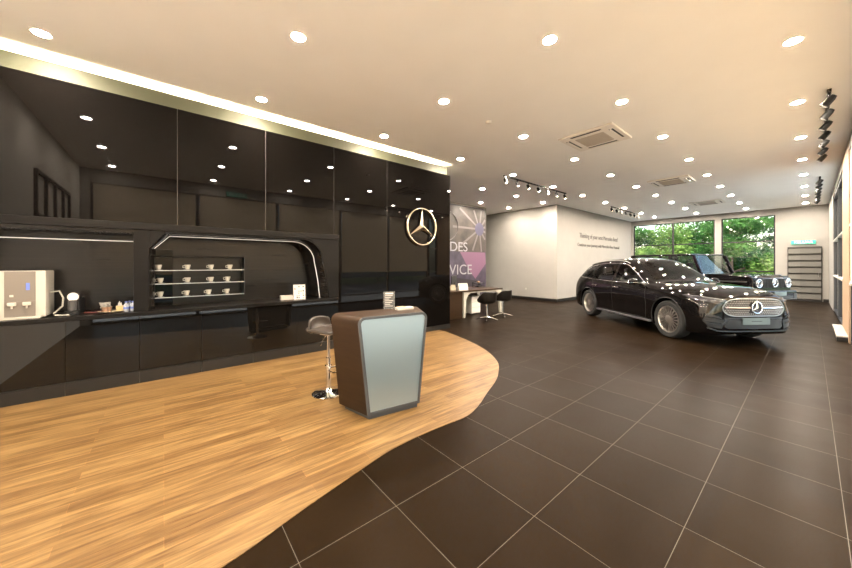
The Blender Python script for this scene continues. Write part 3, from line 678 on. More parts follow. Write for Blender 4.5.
# ------------------------------------------------------------------ desk with two chairs
dk = empty('desk', (-6.25, 7.0, 0), 0, 'dark brown office desk with pale slanted legs before the mural', 'desk')
MB().box(-.98, .04, -1.35, 1.28, .735, .775, .006).build('desktop', 'brown', dk)
MB().box(-.02, .0, -1.33, -.50, .0, .735, .003).build('front_panel', 'brown', dk)
MB().box(-.95, -.02, -1.33, -1.30, 0, .735).build('side_panel', 'brown', dk)
for yy, sgn in ((-.42, 1), (1.22, -1)):
    b = MB(); P = [(yy-.04*sgn, 0), (yy+.02*sgn, 0), (yy+.07*sgn, .50), (yy+.14*sgn, .64), (yy+.25*sgn, .69), (yy+.25*sgn, .735), (yy-.04*sgn, .735)]
    for xa, xb in ((-.06, .01), (-.95, -.89)): MB().prism(P if sgn > 0 else P[::-1], xa, xb, 'x', .002).build('leg', 'whitepl', dk)
MB().box(-.05, .012, -.2, 1.0, .69, .733, .002).build('apron', 'whitepl', dk)
MB().box(-.93, -.90, -.4, 1.2, .30, .735).build('modesty_panel', 'brown', dk)
dp = empty('drawer_pedestal', (-6.75, 7.35, 0), 0, 'white drawer pedestal under the desk behind the chairs', 'drawer unit')
MB().box(-.24, .24, -.2, .2, .03, .55, .004).build('body', 'whitepl', dp)
for k in range(3): q = MB().box(.241, .252, -.19, .19, .05+k*.165, .205+k*.165, .002).build('drawer', 'acwhite', dp); MB().box(.252, .262, -.05, .05, .16+k*.165, .168+k*.165).build('handle', 'steel', q)
for sx in (-.2, .2):
    for sy in (-.16, .16): MB().lathe([(0, 0), (.02, 0), (.02, .03), (0, .03)], 12, mtx=Matrix.Translation((sx, sy, 0))).build('foot', 'dark', dp)
# on the desk
cl_ = empty('folded_calendar', (-6.36, 6.62, .776), math.radians(75), 'white folded tent calendar at the near end of the desk', 'calendar')
b = MB(); b.prism([(-.07, 0), (.07, 0), (.012, .20), (-.002, .20)], -.15, .15, 'x'); b.build('calendar_sheets', 'paper', cl_)
b = MB()
for k in range(4): b.box(-.12, .11-.04*(k % 2), -.004, .0, .03+k*.035, .045+k*.035, mtx=Matrix.Translation((0, -.058+0, 0)) @ Matrix.Rotation(math.radians(-19), 4, 'X'))
b.build('print_lines', 'acgrille', cl_)
kb = empty('letter_holder', (-6.52, 6.38, .776), math.radians(70), 'tan letter holder beside the tent calendar on the desk', 'letter holder')
b = MB(); b.box(-.07, .07, -.05, .05, 0, .01); b.prism([(-.05, .01), (-.04, .01), (-.01, .16), (-.02, .16)], -.07, .07, 'x'); b.prism([(.02, .01), (.03, .01), (.05, .12), (.04, .12)], -.07, .07, 'x'); b.build('holder', 'tray', kb)
mo = empty('computer_monitor', (-6.85, 6.75, .776), math.radians(-60), 'black computer monitor behind the tent calendar on the desk', 'monitor')
MB().box(-.27, .27, -.015, .015, .08, .40, .004).build('screen_housing', 'black', mo); MB().box(-.26, .26, -.018, -.0155, .09, .39).build('screen', 'gloss', mo); MB().box(-.02, .02, .0, .03, 0, .2).build('stand_neck', 'black', mo); MB().box(-.12, .12, -.08, .08, 0, .008, .002).build('stand_foot', 'black', mo)
tr2 = empty('document_tray', (-6.95, 7.97, .776), 0, 'two-tier black document tray at the far end of the desk', 'tray')
for z in (.02, .12): MB().box(-.12, .12, -.16, .16, z, z+.015).build('tier', 'black', tr2)
for sx in (-.11, .11):
    for sy in (-.15, .15): MB().box(sx-.008, sx+.008, sy-.008, sy+.008, 0, .16).build('post', 'black', tr2)
tag(MB().sphere((0, 0, .03), (.05, .06, .03), 2).build('desk_bell', 'cupbrown'), 'small brown round object on top of the black document tray', 'ornament').location = (-6.95, 7.97, .776+.136)
def chair():
    e = empty('tub_chair', (0, 0, 0))
    R, H = .27, .36
    b = bmesh.new(); rows_ = []; K = 24
    # shell: bottom dish then wall round three sides
    b2 = []
    for i in range(7):
        t = i/6
        row = []
        for k in range(K):
            a = 2*PI*k/K; back = .5-.5*math.cos(a)                     # a=0 is the front
            hh = .40+.11+(.02+.27*min(1, back*1.35))*max(0, (t-.45)/.55)
            if t <= .45: r = R*(t/.45)*.92; z = .44+.035*(t/.45)**2
            else: r = R*(.92+.10*((t-.45)/.55)); z = .475+(.005+.30*min(1, back*1.35)**1.2)*((t-.45)/.55)
            row.append(b.verts.new((r*math.cos(a)*1.0, r*math.sin(a), z)))
        b2.append(row)
    c = b.verts.new((0, 0, .44))
    for k in range(K): b.faces.new((c, b2[1][k], b2[1][(k+1) % K]))
    for i in range(1, 6):
        for k in range(K): b.faces.new((b2[i][k], b2[i][(k+1) % K], b2[i+1][(k+1) % K], b2[i+1][k]))
    bmesh.ops.delete(b, geom=[v for v in b2[0]], context='VERTS')
    bmesh.ops.recalc_face_normals(b, faces=b.faces); bmesh.ops.solidify(b, geom=b.faces[:], thickness=.03)
    m_ = MB(); m_._add(b); s_ = m_.build('seat_shell', 'chairblack', e, 60); s_.modifiers.new('s', 'SUBSURF').render_levels = 1
    MB().lathe([(0, .475), (.20, .475), (.225, .49), (.22, .515), (.18, .53), (0, .535)], 28).build('seat_cushion', 'chairblack', e)
    MB().lathe([(0, .07), (.032, .07), (.028, .10), (.025, .43), (0, .43)], 16).build('column', 'chrome', e)
    for k in range(4):
        a = k*PI/2+PI/4; d = Vector((math.cos(a), math.sin(a), 0))
        MB().tube([d*.02+Vector((0, 0, .085)), d*.15+Vector((0, 0, .06)), d*.29+Vector((0, 0, .018))], [.022, .017, .012], 8).build('leg', 'chrome', e)
    return e
M['chairblack'] = mat('black leather', (.007, .0055, .0045), .35, spec=.3)
ch = chair()
for i, (x, y, rz, lb) in enumerate([(-5.62, 6.80, math.radians(170), 'nearer the camera'), (-5.72, 7.62, math.radians(188), 'farther from the camera')]):
    o = ch if i == 0 else copy_tree(ch); o.location = (x, y, 0); o.rotation_euler = (0, 0, rz)
    tag(o, 'black tub chair on a chrome star base at the desk, '+lb, 'chair', 'chairs at the desk')

# ------------------------------------------------------------------ cars: shared tools
def interp(keys, x):
    # keys sorted by x descending: list of (x, vals) ; catmull-rom in x (non uniform hermite)
    ks = sorted(keys, key=lambda k: k[0]); xs = [k[0] for k in ks]; n = len(xs)
    x = min(max(x, xs[0]), xs[-1]); i = 0
    while i < n-2 and x > xs[i+1]: i += 1
    h = xs[i+1]-xs[i]; t = (x-xs[i])/h; out = []
    for c in range(len(ks[0][1])):
        v = [k[1][c] for k in ks]
        def slope(j):
            if j == 0: return (v[1]-v[0])/(xs[1]-xs[0])
            if j == n-1: return (v[-1]-v[-2])/(xs[-1]-xs[-2])
            a = (v[j]-v[j-1])/(xs[j]-xs[j-1]); b_ = (v[j+1]-v[j])/(xs[j+1]-xs[j])
            return 0 if a*b_ <= 0 else 2*a*b_/(a+b_)
        m0, m1 = slope(i)*h, slope(i+1)*h
        out.append((2*t**3-3*t*t+1)*v[i]+(t**3-2*t*t+t)*m0+(-2*t**3+3*t*t)*v[i+1]+(t**3-t*t)*m1)
    return out
def car_shell(keys, xs, sub=4):
    rings = []
    for x in xs:
        v = interp(keys, x); P = [(v[2*i], v[2*i+1]) for i in range(len(v)//2)]
        half = cr2(P, sub)
        ring = [(x, -y, z) for y, z in half]+[(x, y, z) for y, z in half[-2:0:-1]]
        rings.append(ring)
    return rings
def bool_diff(obj, cutters):
    for c in cutters:
        c.parent = obj.parent
        md = obj.modifiers.new('b', 'BOOLEAN'); md.operation = 'DIFFERENCE'; md.object = c; md.solver = 'EXACT'
    bpy.context.view_layer.update()
    me = bpy.data.meshes.new_from_object(obj.evaluated_get(bpy.context.evaluated_depsgraph_get()))
    obj.modifiers.clear(); old = obj.data; obj.data = me; bpy.data.meshes.remove(old)
    for c in cutters: bpy.data.objects.remove(c)
    me.polygons.foreach_set('use_smooth', [True]*len(me.polygons)); me.set_sharp_from_angle(angle=math.radians(28))
def patch(bvh, poly2, o, ux, uy, dr, eps=.004, step=.03, thick=0, mat_=None):
    o, ux, uy, dr = Vector(o), Vector(ux), Vector(uy), Vector(dr).normalized()
    b = bmesh.new(); vs = [b.verts.new((p[0], p[1], 0)) for p in poly2]; b.faces.new(vs)
    bmesh.ops.triangulate(b, faces=b.faces)
    for ax in (0, 1):
        lo = min(p[ax] for p in poly2); hi = max(p[ax] for p in poly2); k = lo+step
        while k < hi:
            co = Vector((k, 0, 0)) if ax == 0 else Vector((0, k, 0)); no = Vector((1, 0, 0)) if ax == 0 else Vector((0, 1, 0))
            bmesh.ops.bisect_plane(b, geom=b.verts[:]+b.edges[:]+b.faces[:], plane_co=co, plane_no=no); k += step
    bmesh.ops.remove_doubles(b, verts=b.verts, dist=1e-5)
    dead = []
    for v in b.verts:
        p = o+ux*v.co.x+uy*v.co.y; h = bvh.ray_cast(p, dr)
        if h[0] is None: dead.append(v); continue
        v.co = h[0]-dr*eps*.3+h[1]*eps*(1 if h[1].dot(dr) < 0 else -1)
    if dead: bmesh.ops.delete(b, geom=dead, context='VERTS')
    bmesh.ops.recalc_face_normals(b, faces=b.faces)
    if b.faces and sum((f.normal.dot(dr) for f in b.faces)) > 0: bmesh.ops.reverse_faces(b, faces=b.faces)
    if thick: bmesh.ops.solidify(b, geom=b.faces[:], thickness=thick)
    return b
def project_line(bvh, pts, o, ux, uy, dr, eps=.0, n=6, closed=False):
    o, ux, uy, dr = Vector(o), Vector(ux), Vector(uy), Vector(dr).normalized(); out = []
    P = pts+[pts[0]] if closed else pts
    for a, c in zip(P, P[1:]):
        for k in range(n):
            t = k/n; q = (a[0]*(1-t)+c[0]*t, a[1]*(1-t)+c[1]*t); h = bvh.ray_cast(o+ux*q[0]+uy*q[1], dr)
            if h[0] is not None: out.append(h[0]-dr*eps)
    if not closed:
        q = P[-1]; h = bvh.ray_cast(o+ux*q[0]+uy*q[1], dr)
        if h[0] is not None: out.append(h[0]-dr*eps)
    return out
def rounded(P, r, n=4):
    out = []; N = len(P)
    for i in range(N):
        p = Vector(P[i]); a = Vector(P[i-1])-p; c = Vector(P[(i+1) % N])-p; rr = min(r, a.length*.45, c.length*.45)
        s, e = p+a.normalized()*rr, p+c.normalized()*rr
        for k in range(n+1):
            t = k/n; q = s*(1-t)**2+p*2*t*(1-t)+e*t*t; out.append((q.x, q.y))
    return out
def wheel(parent, x, y, R, W, rim_r, spokes, side, name='wheel', dark=False, bare=False):
    e = bpy.data.objects.new(name, None)
    mt = Matrix.Translation((x, y, R)) @ Matrix.Rotation(PI/2*side, 4, 'X')          # lathe z -> outward (+-y)
    b = MB(); w = W/2
    b.lathe([(rim_r-.005, -w*.8), (rim_r+.01, -w*.95), (R-.03, -w), (R-.008, -w*.85), (R, -w*.55), (R, w*.55), (R-.008, w*.85), (R-.03, w), (rim_r+.012, w*.97), (rim_r-.004, w*.85)], 48, mtx=mt, close=True)
    t = b.build(name, 'rubber', parent, 40)
    b = MB(); b.lathe([(rim_r-.022, -w*.8), (rim_r, -w*.85), (rim_r+.004, w*.80), (rim_r+.004, w*.90), (rim_r-.012, w*.90), (rim_r-.022, w*.75)], 48, mtx=mt, close=True)
    for k in range(spokes):
        a = 2*PI*k/spokes; Rm = mt @ Matrix.Rotation(a, 4, 'Z')
        b.prism([(.045, -.0065), (rim_r-.012, -.008), (rim_r-.012, .008), (.045, .0065)], w*.62, w*.80, 'z', mtx=Rm)
    b.lathe([(0, w*.5), (.072, w*.5), (.075, w*.78), (.055, w*.86), (0, w*.86)], 24, mtx=mt)
    b.build('rim', 'rimdark' if dark else 'rim', t, 30)
    b = MB(); b.lathe([(0, w*.1), (rim_r*.72, w*.1), (rim_r*.72, w*.22), (0, w*.22)], 32, mtx=mt); b.build('brake_disc', 'disc', t, 30)
    b = MB(); b.lathe([(0, -w*.6), (rim_r-.024, -w*.6), (rim_r-.024, -w*.5), (0, -w*.5)], 32, mtx=mt); b.build('wheel_back', 'plastic', t, 30)
    bpy.data.objects.remove(e); return t
def seat_mesh(b, x, y, w=.5, z=.35):
    b.box(x-.25, x+.28, y-w/2, y+w/2, z, z+.20, .05, seg=3)
    b.box(-.07, .07, -w/2, w/2, 0, .62, .05, mtx=Matrix.Translation((x-.24, y, z+.12)) @ Matrix.Rotation(math.radians(-14), 4, 'Y'), seg=3)
    b.box(-.05, .05, -.13, .13, .64, .84, .04, mtx=Matrix.Translation((x-.25, y, z+.12)) @ Matrix.Rotation(math.radians(-12), 4, 'Y'), seg=3)

# ------------------------------------------------------------------ the black SUV
K = {
 2.37: [0,.33, .20,.33, .34,.35, .40,.50, .38,.66, .35,.79, .29,.822, .20,.832, .10,.838, 0,.842],
 2.33: [0,.25, .45,.25, .60,.29, .66,.50, .62,.71, .56,.835, .45,.862, .32,.872, .16,.880, 0,.884],
 2.24: [0,.215, .62,.215, .78,.27, .82,.50, .78,.71, .70,.855, .58,.895, .42,.912, .2,.922, 0,.927],
 2.08: [0,.20, .72,.20, .86,.27, .90,.50, .88,.73, .81,.875, .68,.94, .5,.968, .25,.982, 0,.987],
 1.80: [0,.20, .78,.20, .90,.28, .935,.50, .94,.76, .87,.93, .75,.985, .56,1.025, .28,1.04, 0,1.045],
 1.40: [0,.20, .80,.20, .90,.28, .94,.52, .948,.78, .888,.965, .78,1.02, .59,1.062, .3,1.08, 0,1.087],
 1.03: [0,.20, .80,.20, .90,.28, .928,.52, .94,.80, .893,.98, .79,1.05, .68,1.085, .34,1.115, 0,1.125],
 .80: [0,.20, .80,.20, .90,.28, .92,.52, .938,.81, .893,.99, .82,1.06, .735,1.13, .42,1.185, 0,1.205],
 .45: [0,.20, .80,.20, .90,.28, .915,.52, .938,.82, .895,1.00, .80,1.17, .70,1.32, .42,1.40, 0,1.42],
 .10: [0,.20, .80,.20, .90,.28, .915,.52, .938,.82, .897,1.01, .79,1.26, .655,1.475, .40,1.565, 0,1.588],
 -.30: [0,.20, .80,.20, .90,.28, .915,.52, .938,.83, .90,1.02, .785,1.30, .635,1.545, .39,1.615, 0,1.635],
 -1.0: [0,.20, .80,.20, .90,.28, .93,.52, .945,.83, .90,1.035, .78,1.31, .62,1.53, .38,1.603, 0,1.622],
 -1.55: [0,.20, .80,.20, .90,.28, .94,.52, .948,.84, .89,1.06, .765,1.29, .60,1.48, .37,1.555, 0,1.575],
 -1.90: [0,.21, .80,.21, .89,.30, .925,.52, .925,.84, .86,1.06, .745,1.24, .575,1.40, .35,1.475, 0,1.495],
 -2.12: [0,.24, .76,.24, .86,.32, .895,.52, .89,.83, .82,1.03, .72,1.13, .58,1.20, .35,1.245, 0,1.26],
 -2.27: [0,.28, .70,.28, .81,.36, .84,.52, .82,.80, .74,.96, .66,1.00, .5,1.03, .3,1.045, 0,1.05],
 -2.34: [0,.34, .5,.34, .62,.40, .66,.52, .64,.76, .56,.88, .48,.90, .36,.915, .2,.92, 0,.925]}
keys = [(k, v) for k, v in K.items()]
xs = [-2.34+4.71*i/94 for i in range(95)]
suv = empty('suv_car', (-2.55, 9.70, 0), math.radians(-36.4), 'glossy black mid-size suv with multi-spoke wheels in the middle of the tiled floor', 'car')
b = MB(); b.loft(car_shell(keys, xs)); body = b.build('car_body', 'paint', suv, 60)
body.data.update()
bm0 = bmesh.new(); bm0.from_mesh(body.data); BV = BVHTree.FromBMesh(bm0)
FX, RX, WR = 1.49, -1.40, .372
cut = []
def cutter(mb, name='cut'): o = mb.build(name, 'paint'); cut.append(o); return o
for x in (FX, RX):
    for s in (-1, 1): c = MB(); c.lathe([(0, 0), (.425, 0), (.425, .40), (0, .40)], 40, mtx=Matrix.Translation((x, .62*s, .375)) @ Matrix.Rotation(-PI/2*s, 4, 'X')); cutter(c)
cab = MB()
cab.loft([[(x, -y0, .40), (x, y0, .40), (x, y0, .98), (x, yt, zt), (x, -yt, zt), (x, -y0, .98)] for x, y0, yt, zt in ((-1.95, .74, .52, 1.36), (-1.5, .78, .56, 1.46), (-.8, .80, .58, 1.53), (-.2, .80, .58, 1.54), (.15, .80, .60, 1.44), (.60, .79, .66, 1.20), (.84, .78, .70, 1.04), (.95, .75, .70, .99))])
cutter(cab)
SW = [rounded([(.70, 1.065), (.42, 1.24), (.12, 1.395), (-.06, 1.455), (-.27, 1.478), (-.27, 1.06)], .03),
      rounded([(-.35, 1.06), (-.35, 1.482), (-.8, 1.478), (-1.17, 1.45), (-1.22, 1.08)], .03),
      rounded([(-1.30, 1.085), (-1.25, 1.44), (-1.52, 1.385), (-1.74, 1.29), (-1.90, 1.13)], .04)]
for P in SW: c = MB(); c.prism(P, -1.2, 1.2, 'y'); cutter(c)
wsd = Vector((-.49, 0, -.87)).normalized(); wux = Vector((0, 1, 0)); wuy = Vector((-.87, 0, .49)).normalized(); wo_ = Vector((.89, 0, 1.155))-wsd*.4
WS = rounded([(-.66, .02), (-.40, -.0), (0, -.01), (.40, 0), (.66, .02), (.53, .90), (.3, .935), (-.3, .935), (-.53, .90)], .05)
c = MB(); mtx_ = Matrix.Identity(4)
for i in range(3): mtx_[i][0] = wux[i]; mtx_[i][1] = wuy[i]; mtx_[i][2] = wsd[i]; mtx_[i][3] = wo_[i]
c.prism(WS, 0, .75, 'z', mtx=mtx_); cutter(c)
bool_diff(body, cut)
for i, P in enumerate(SW):
    for s in (-1, 1):
        m_ = MB(); m_._add(patch(BV, [(p[0], p[1]) for p in P], (0, 2*s, 0), (1, 0, 0), (0, 0, 1), (0, -s, 0), .001, .06)); m_.build('side_window', 'carglass', suv, 60)
m_ = MB(); m_._add(patch(BV, WS, wo_, wux, wuy, wsd, .001, .08)); m_.build('windshield', 'carglass', suv, 60)
for s in (-1, 1):
    P = [(.76, 1.045), (.42, 1.258), (.10, 1.425), (-.06, 1.475), (-.27, 1.497), (-.8, 1.497), (-1.25, 1.462), (-1.55, 1.40), (-1.77, 1.30), (-1.95, 1.115), (-1.9, 1.095), (-1.2, 1.055), (-.3, 1.035)]
    L = project_line(BV, P, (0, 2*s, 0), (1, 0, 0), (0, 0, 1), (0, -s, 0), .002, 5, True)
    m_ = MB(); m_.tube(L, .009, 6, True); m_.build('window_trim', 'chrome', suv, 60)
    for P in ([(-.31, 1.04), (-.31, .30)], [(.86, .98), (.90, .60), (.86, .30)], [(-1.24, 1.06), (-1.10, .72), (-1.02, .45), (-1.02, .30)], [(.86, .30), (-1.02, .30)]):
        L = project_line(BV, P, (0, 2*s, 0), (1, 0, 0), (0, 0, 1), (0, -s, 0), -.001, 12); m_ = MB(); m_.tube(L, .0035, 5); m_.build('door_seam', 'black', suv)
    for x in (-.13, -1.05):
        L = project_line(BV, [(x+.10, .895), (x, .90), (x-.11, .905)], (0, 2*s, 0), (1, 0, 0), (0, 0, 1), (0, -s, 0), .018, 4); m_ = MB(); m_.tube(L, [.010]*1+[.014]*(len(L)-2)+[.010], 8); m_.build('door_handle', 'chrome', suv)
    m_ = MB(); m_.box(-.98, 1.02, .90*s-.05, .90*s+.05, .235, .275, .012); m_.build('running_board', 'steel', suv)
    m_ = MB(); m_.tube([(.05, s*.66, 1.49), (-.1, s*.66, 1.535), (-.4, s*.652, 1.565), (-1.0, s*.64, 1.555), (-1.5, s*.615, 1.50), (-1.75, s*.59, 1.455)], .013, 8); m_.build('roof_rail', 'chrome', suv)
    m_ = MB(); m_.sphere((.60, s*1.01, 1.085), (.075, .115, .075), 3); m_.tube([(.62, s*.88, 1.03), (.61, s*.96, 1.05)], .025, 8); mr = m_.build('side_mirror', 'paint', suv, 60)
    m_ = MB(); m_.tube([(.665, s*.92, 1.065), (.675, s*1.0, 1.06), (.64, s*1.10, 1.065)], .009, 6); m_.build('mirror_trim', 'chrome', mr)
    # arch lip
    for x in (FX, RX):
        L = [(x+.432*math.cos(a), 0, .375+.432*math.sin(a)) for a in [math.radians(-8+i*196/28) for i in range(29)]]
        LL = project_line(BV, [(p[0], p[2]) for p in L], (0, 2*s, 0), (1, 0, 0), (0, 0, 1), (0, -s, 0), -.004, 1); m_ = MB(); m_.tube(LL, .011, 6); m_.build('arch_lip', 'plastic', suv, 60)
    # headlight, wrapping the corner
    HL = [(.50*s, .800), (.52*s, .845), (.62*s, .865), (.74*s, .885), (.86*s, .905), (.895*s, .90), (.875*s, .845), (.80*s, .80), (.66*s, .775)]
    m_ = MB(); m_._add(patch(BV, HL, (4, 0, 0), (0, 1, 0), (0, 0, 1), (-1, 0, 0), .006, .03)); hl = m_.build('headlight', 'lampglass', suv, 60)
    L = project_line(BV, [(.54*s, .838), (.70*s, .868), (.86*s, .895)], (4, 0, 0), (0, 1, 0), (0, 0, 1), (-1, 0, 0), .012, 8); m_ = MB(); m_.tube(L, .007, 6); m_.build('light_bar', 'lens', hl)
    for yy in (.60, .70, .79):
        L = project_line(BV, [(yy*s-.03, .815), (yy*s+.03, .825)], (4, 0, 0), (0, 1, 0), (0, 0, 1), (-1, 0, 0), .008, 4); m_ = MB(); m_.tube(L, .017, 8); m_.build('lamp_unit', 'lens', hl)
    # side air intake with fins
    SI = [(.60*s, .34), (.56*s, .47), (.64*s, .55), (.80*s, .60), (.84*s, .50), (.80*s, .36)]
    m_ = MB(); m_._add(patch(BV, SI, (4, 0, 0), (0, 1, 0), (0, 0, 1), (-1, 0, 0), .005, .04)); si = m_.build('side_intake', 'plastic', suv, 60)
    for P in ([(.60*s, .50), (.72*s, .53), (.83*s, .54)], [(.62*s, .43), (.72*s, .44), (.82*s, .45)], [(.80*s, .36), (.85*s, .48), (.83*s, .60)]):
        L = project_line(BV, P, (4, 0, 0), (0, 1, 0), (0, 0, 1), (-1, 0, 0), .012, 5); m_ = MB(); m_.tube(L, .009, 6); m_.build('intake_fin', 'paint', si)
GR = rounded([(-.50, .835), (-.30, .868), (.30, .868), (.50, .835), (.605, .70), (.54, .60), (.42, .565), (-.42, .565), (-.54, .60), (-.605, .70)], .06)
m_ = MB(); m_._add(patch(BV, GR, (4, 0, 0), (0, 1, 0), (0, 0, 1), (-1, 0, 0), .006, .04)); gr = m_.build('grille', 'plastic', suv, 60)
L = project_line(BV, GR, (4, 0, 0), (0, 1, 0), (0, 0, 1), (-1, 0, 0), .010, 2, True); m_ = MB(); m_.tube(L, .007, 6, True); m_.build('grille_surround', 'steel', gr, 60)
m_ = MB()
def inside(p, P):
    c = False; j = len(P)-1
    for i in range(len(P)):
        if (P[i][1] > p[1]) != (P[j][1] > p[1]) and p[0] < (P[j][0]-P[i][0])*(p[1]-P[i][1])/(P[j][1]-P[i][1])+P[i][0]: c = not c
        j = i
    return c
for r_ in range(9):
    for c_ in range(-14, 15):
        y, z = c_*.042+(r_ % 2)*.021, .60+r_*.031
        if abs(y)*.97 > .58 or not inside((y*1.04, .71+(z-.71)*1.08), GR): continue
        if abs(y) < .11 and abs(z-.715) < .10: continue
        h = BV.ray_cast(Vector((4, y, z)), Vector((-1, 0, 0)))
        if h[0] is None: continue
        p = h[0]+Vector((.010, 0, 0)); b_ = bmesh.new(); w_ = .0115
        q = [b_.verts.new(p+Vector((0, w_, 0))), b_.verts.new(p+Vector((0, 0, w_))), b_.verts.new(p+Vector((0, -w_, 0))), b_.verts.new(p+Vector((0, 0, -w_))), b_.verts.new(p+Vector((.005, 0, 0)))]
        for i in range(4): b_.faces.new((q[i], q[(i+1) % 4], q[4]))
        m_._add(b_)
m_.build('grille_studs', 'rim', gr, 0)
for s in (-1, 1):
    L = project_line(BV, [(.12*s, .705), (.36*s, .708), (.545*s, .712)], (4, 0, 0), (0, 1, 0), (0, 0, 1), (-1, 0, 0), .018, 5); m_ = MB(); m_.tube(L, [.019]*(len(L)-2)+[.014, .008], 8); m_.build('grille_bar', 'chrome', gr)
m_ = MB(); star_mesh(m_, .098, .010, .014, .017, mtx=Matrix.Translation((2.405, 0, .712))); m_.build('star_badge', 'chrome', gr, 20); m_ = MB(); m_.lathe([(0, 2.375), (.09, 2.375), (.09, 2.395), (0, 2.395)], 28, mtx=Matrix.Translation((0, 0, .712)) @ Matrix.Rotation(PI/2, 4, 'Y')); m_.build('badge_disc', 'lampglass', gr, 20)
m_ = MB(); m_._add(patch(BV, rounded([(-.56, .375), (-.50, .50), (.50, .50), (.56, .375), (.5, .34), (-.5, .34)], .02), (4, 0, 0), (0, 1, 0), (0, 0, 1), (-1, 0, 0), .005, .05)); m_.build('lower_intake', 'plastic', suv, 60)
L = project_line(BV, [(-.80, .345), (-.66, .295), (-.35, .29), (.35, .29), (.66, .295), (.80, .345)], (4, 0, 0), (0, 1, 0), (0, 0, 1), (-1, 0, 0), .006, 5); m_ = MB(); m_.tube(L, .013, 8); m_.build('skid_strip', 'rimdark', suv)
L = project_line(BV, [(-.56, .52), (.56, .52)], (4, 0, 0), (0, 1, 0), (0, 0, 1), (-1, 0, 0), .006, 12); m_ = MB(); m_.tube(L, .009, 8); m_.build('bumper_strip', 'rimdark', suv)
m_ = MB(); m_.box(2.385, 2.40, -.26, .26, .415, .535, .004); m_.box(2.33, 2.39, -.2, .2, .44, .50); lp = m_.build('licence_plate', 'plate', suv)
m_ = MB(); m_.box(2.4, 2.402, -.10, .10, .468, .482); m_.build('plate_mark', 'plateline', lp)
for x in (FX, RX):
    for s in (-1, 1): wheel(suv, x, s*.80, WR, .25, .262, 20, -s)
it = MB(); it.box(-1.9, .92, -.77, .77, .39, .43); it.build('cabin_floor', 'leather', suv)
for x, y in ((.0, .37), (.0, -.37)): b = MB(); seat_mesh(b, x, y, .48, .42); b.build('seat', 'leather', suv)
b = MB(); seat_mesh(b, -.95, .36, .56, .44); seat_mesh(b, -.95, -.36, .56, .44); b.build('rear_bench', 'leather', suv)
b = MB(); b.box(.52, .82, -.73, .73, .62, 1.0, .06, seg=3); b.box(.56, .60, -.15, .15, .95, 1.10, .01); b.build('dashboard', 'leather', suv)
b = MB(); b.tube([(.42+.07*math.sin(a*PI/12), -.37+.18*math.cos(a*PI/12), .93+.17*math.sin(a*PI/12)) for a in range(24)], .014, 8, True); b.tube([(.42, -.37, .93), (.56, -.37, .88)], .03, 8); b.build('steering_wheel', 'plastic', suv)
for s in (-1, 1):
    m_ = MB(); m_._add(patch(BV, [(.35*s, .93), (.35*s, .985), (.74*s, .975), (.80*s, .90), (.6*s, .90)], (-4, 0, 0), (0, 1, 0), (0, 0, 1), (1, 0, 0), .006, .05)); m_.build('tail_light', 'redlens', suv, 60)

suv.scale = (1, 1, 1.035)
# ------------------------------------------------------------------ the boxy off-roader behind
gw = empty('off_roader_car', (-2.605, 14.79, 0), math.radians(-24.4), 'boxy black off-road car with round headlights parked behind the black suv', 'car')
G = MB()
side = [(-2.15, .55), (-2.18, .75), (-2.16, 1.22), (.80, 1.25), (2.08, 1.20), (2.16, 1.16), (2.17, .62), (1.95, .52), (1.0, .45), (-1.0, .45)]
G.prism(side, -.86, .86, 'y', .03)
gb = G.build('car_body', 'gpaint', gw, 30)
cut = []
for x in (1.42, -1.43):
    for s in (-1, 1): c = MB(); c.lathe([(0, 0), (.46, 0), (.46, .5), (0, .5)], 36, mtx=Matrix.Translation((x, .60*s, .42)) @ Matrix.Rotation(-PI/2*s, 4, 'X')); cutter(c)
c = MB(); c.box(-2.05, .72, -.79, .79, .62, 1.4); cutter(c)
bool_diff(gb, cut)
c = MB(); c.prism([(.85, 1.245), (1.2, 1.285), (2.0, 1.235), (2.10, 1.19)], -.56, .56, 'y', .012); c.build('bonnet', 'gpaint', gw, 30)
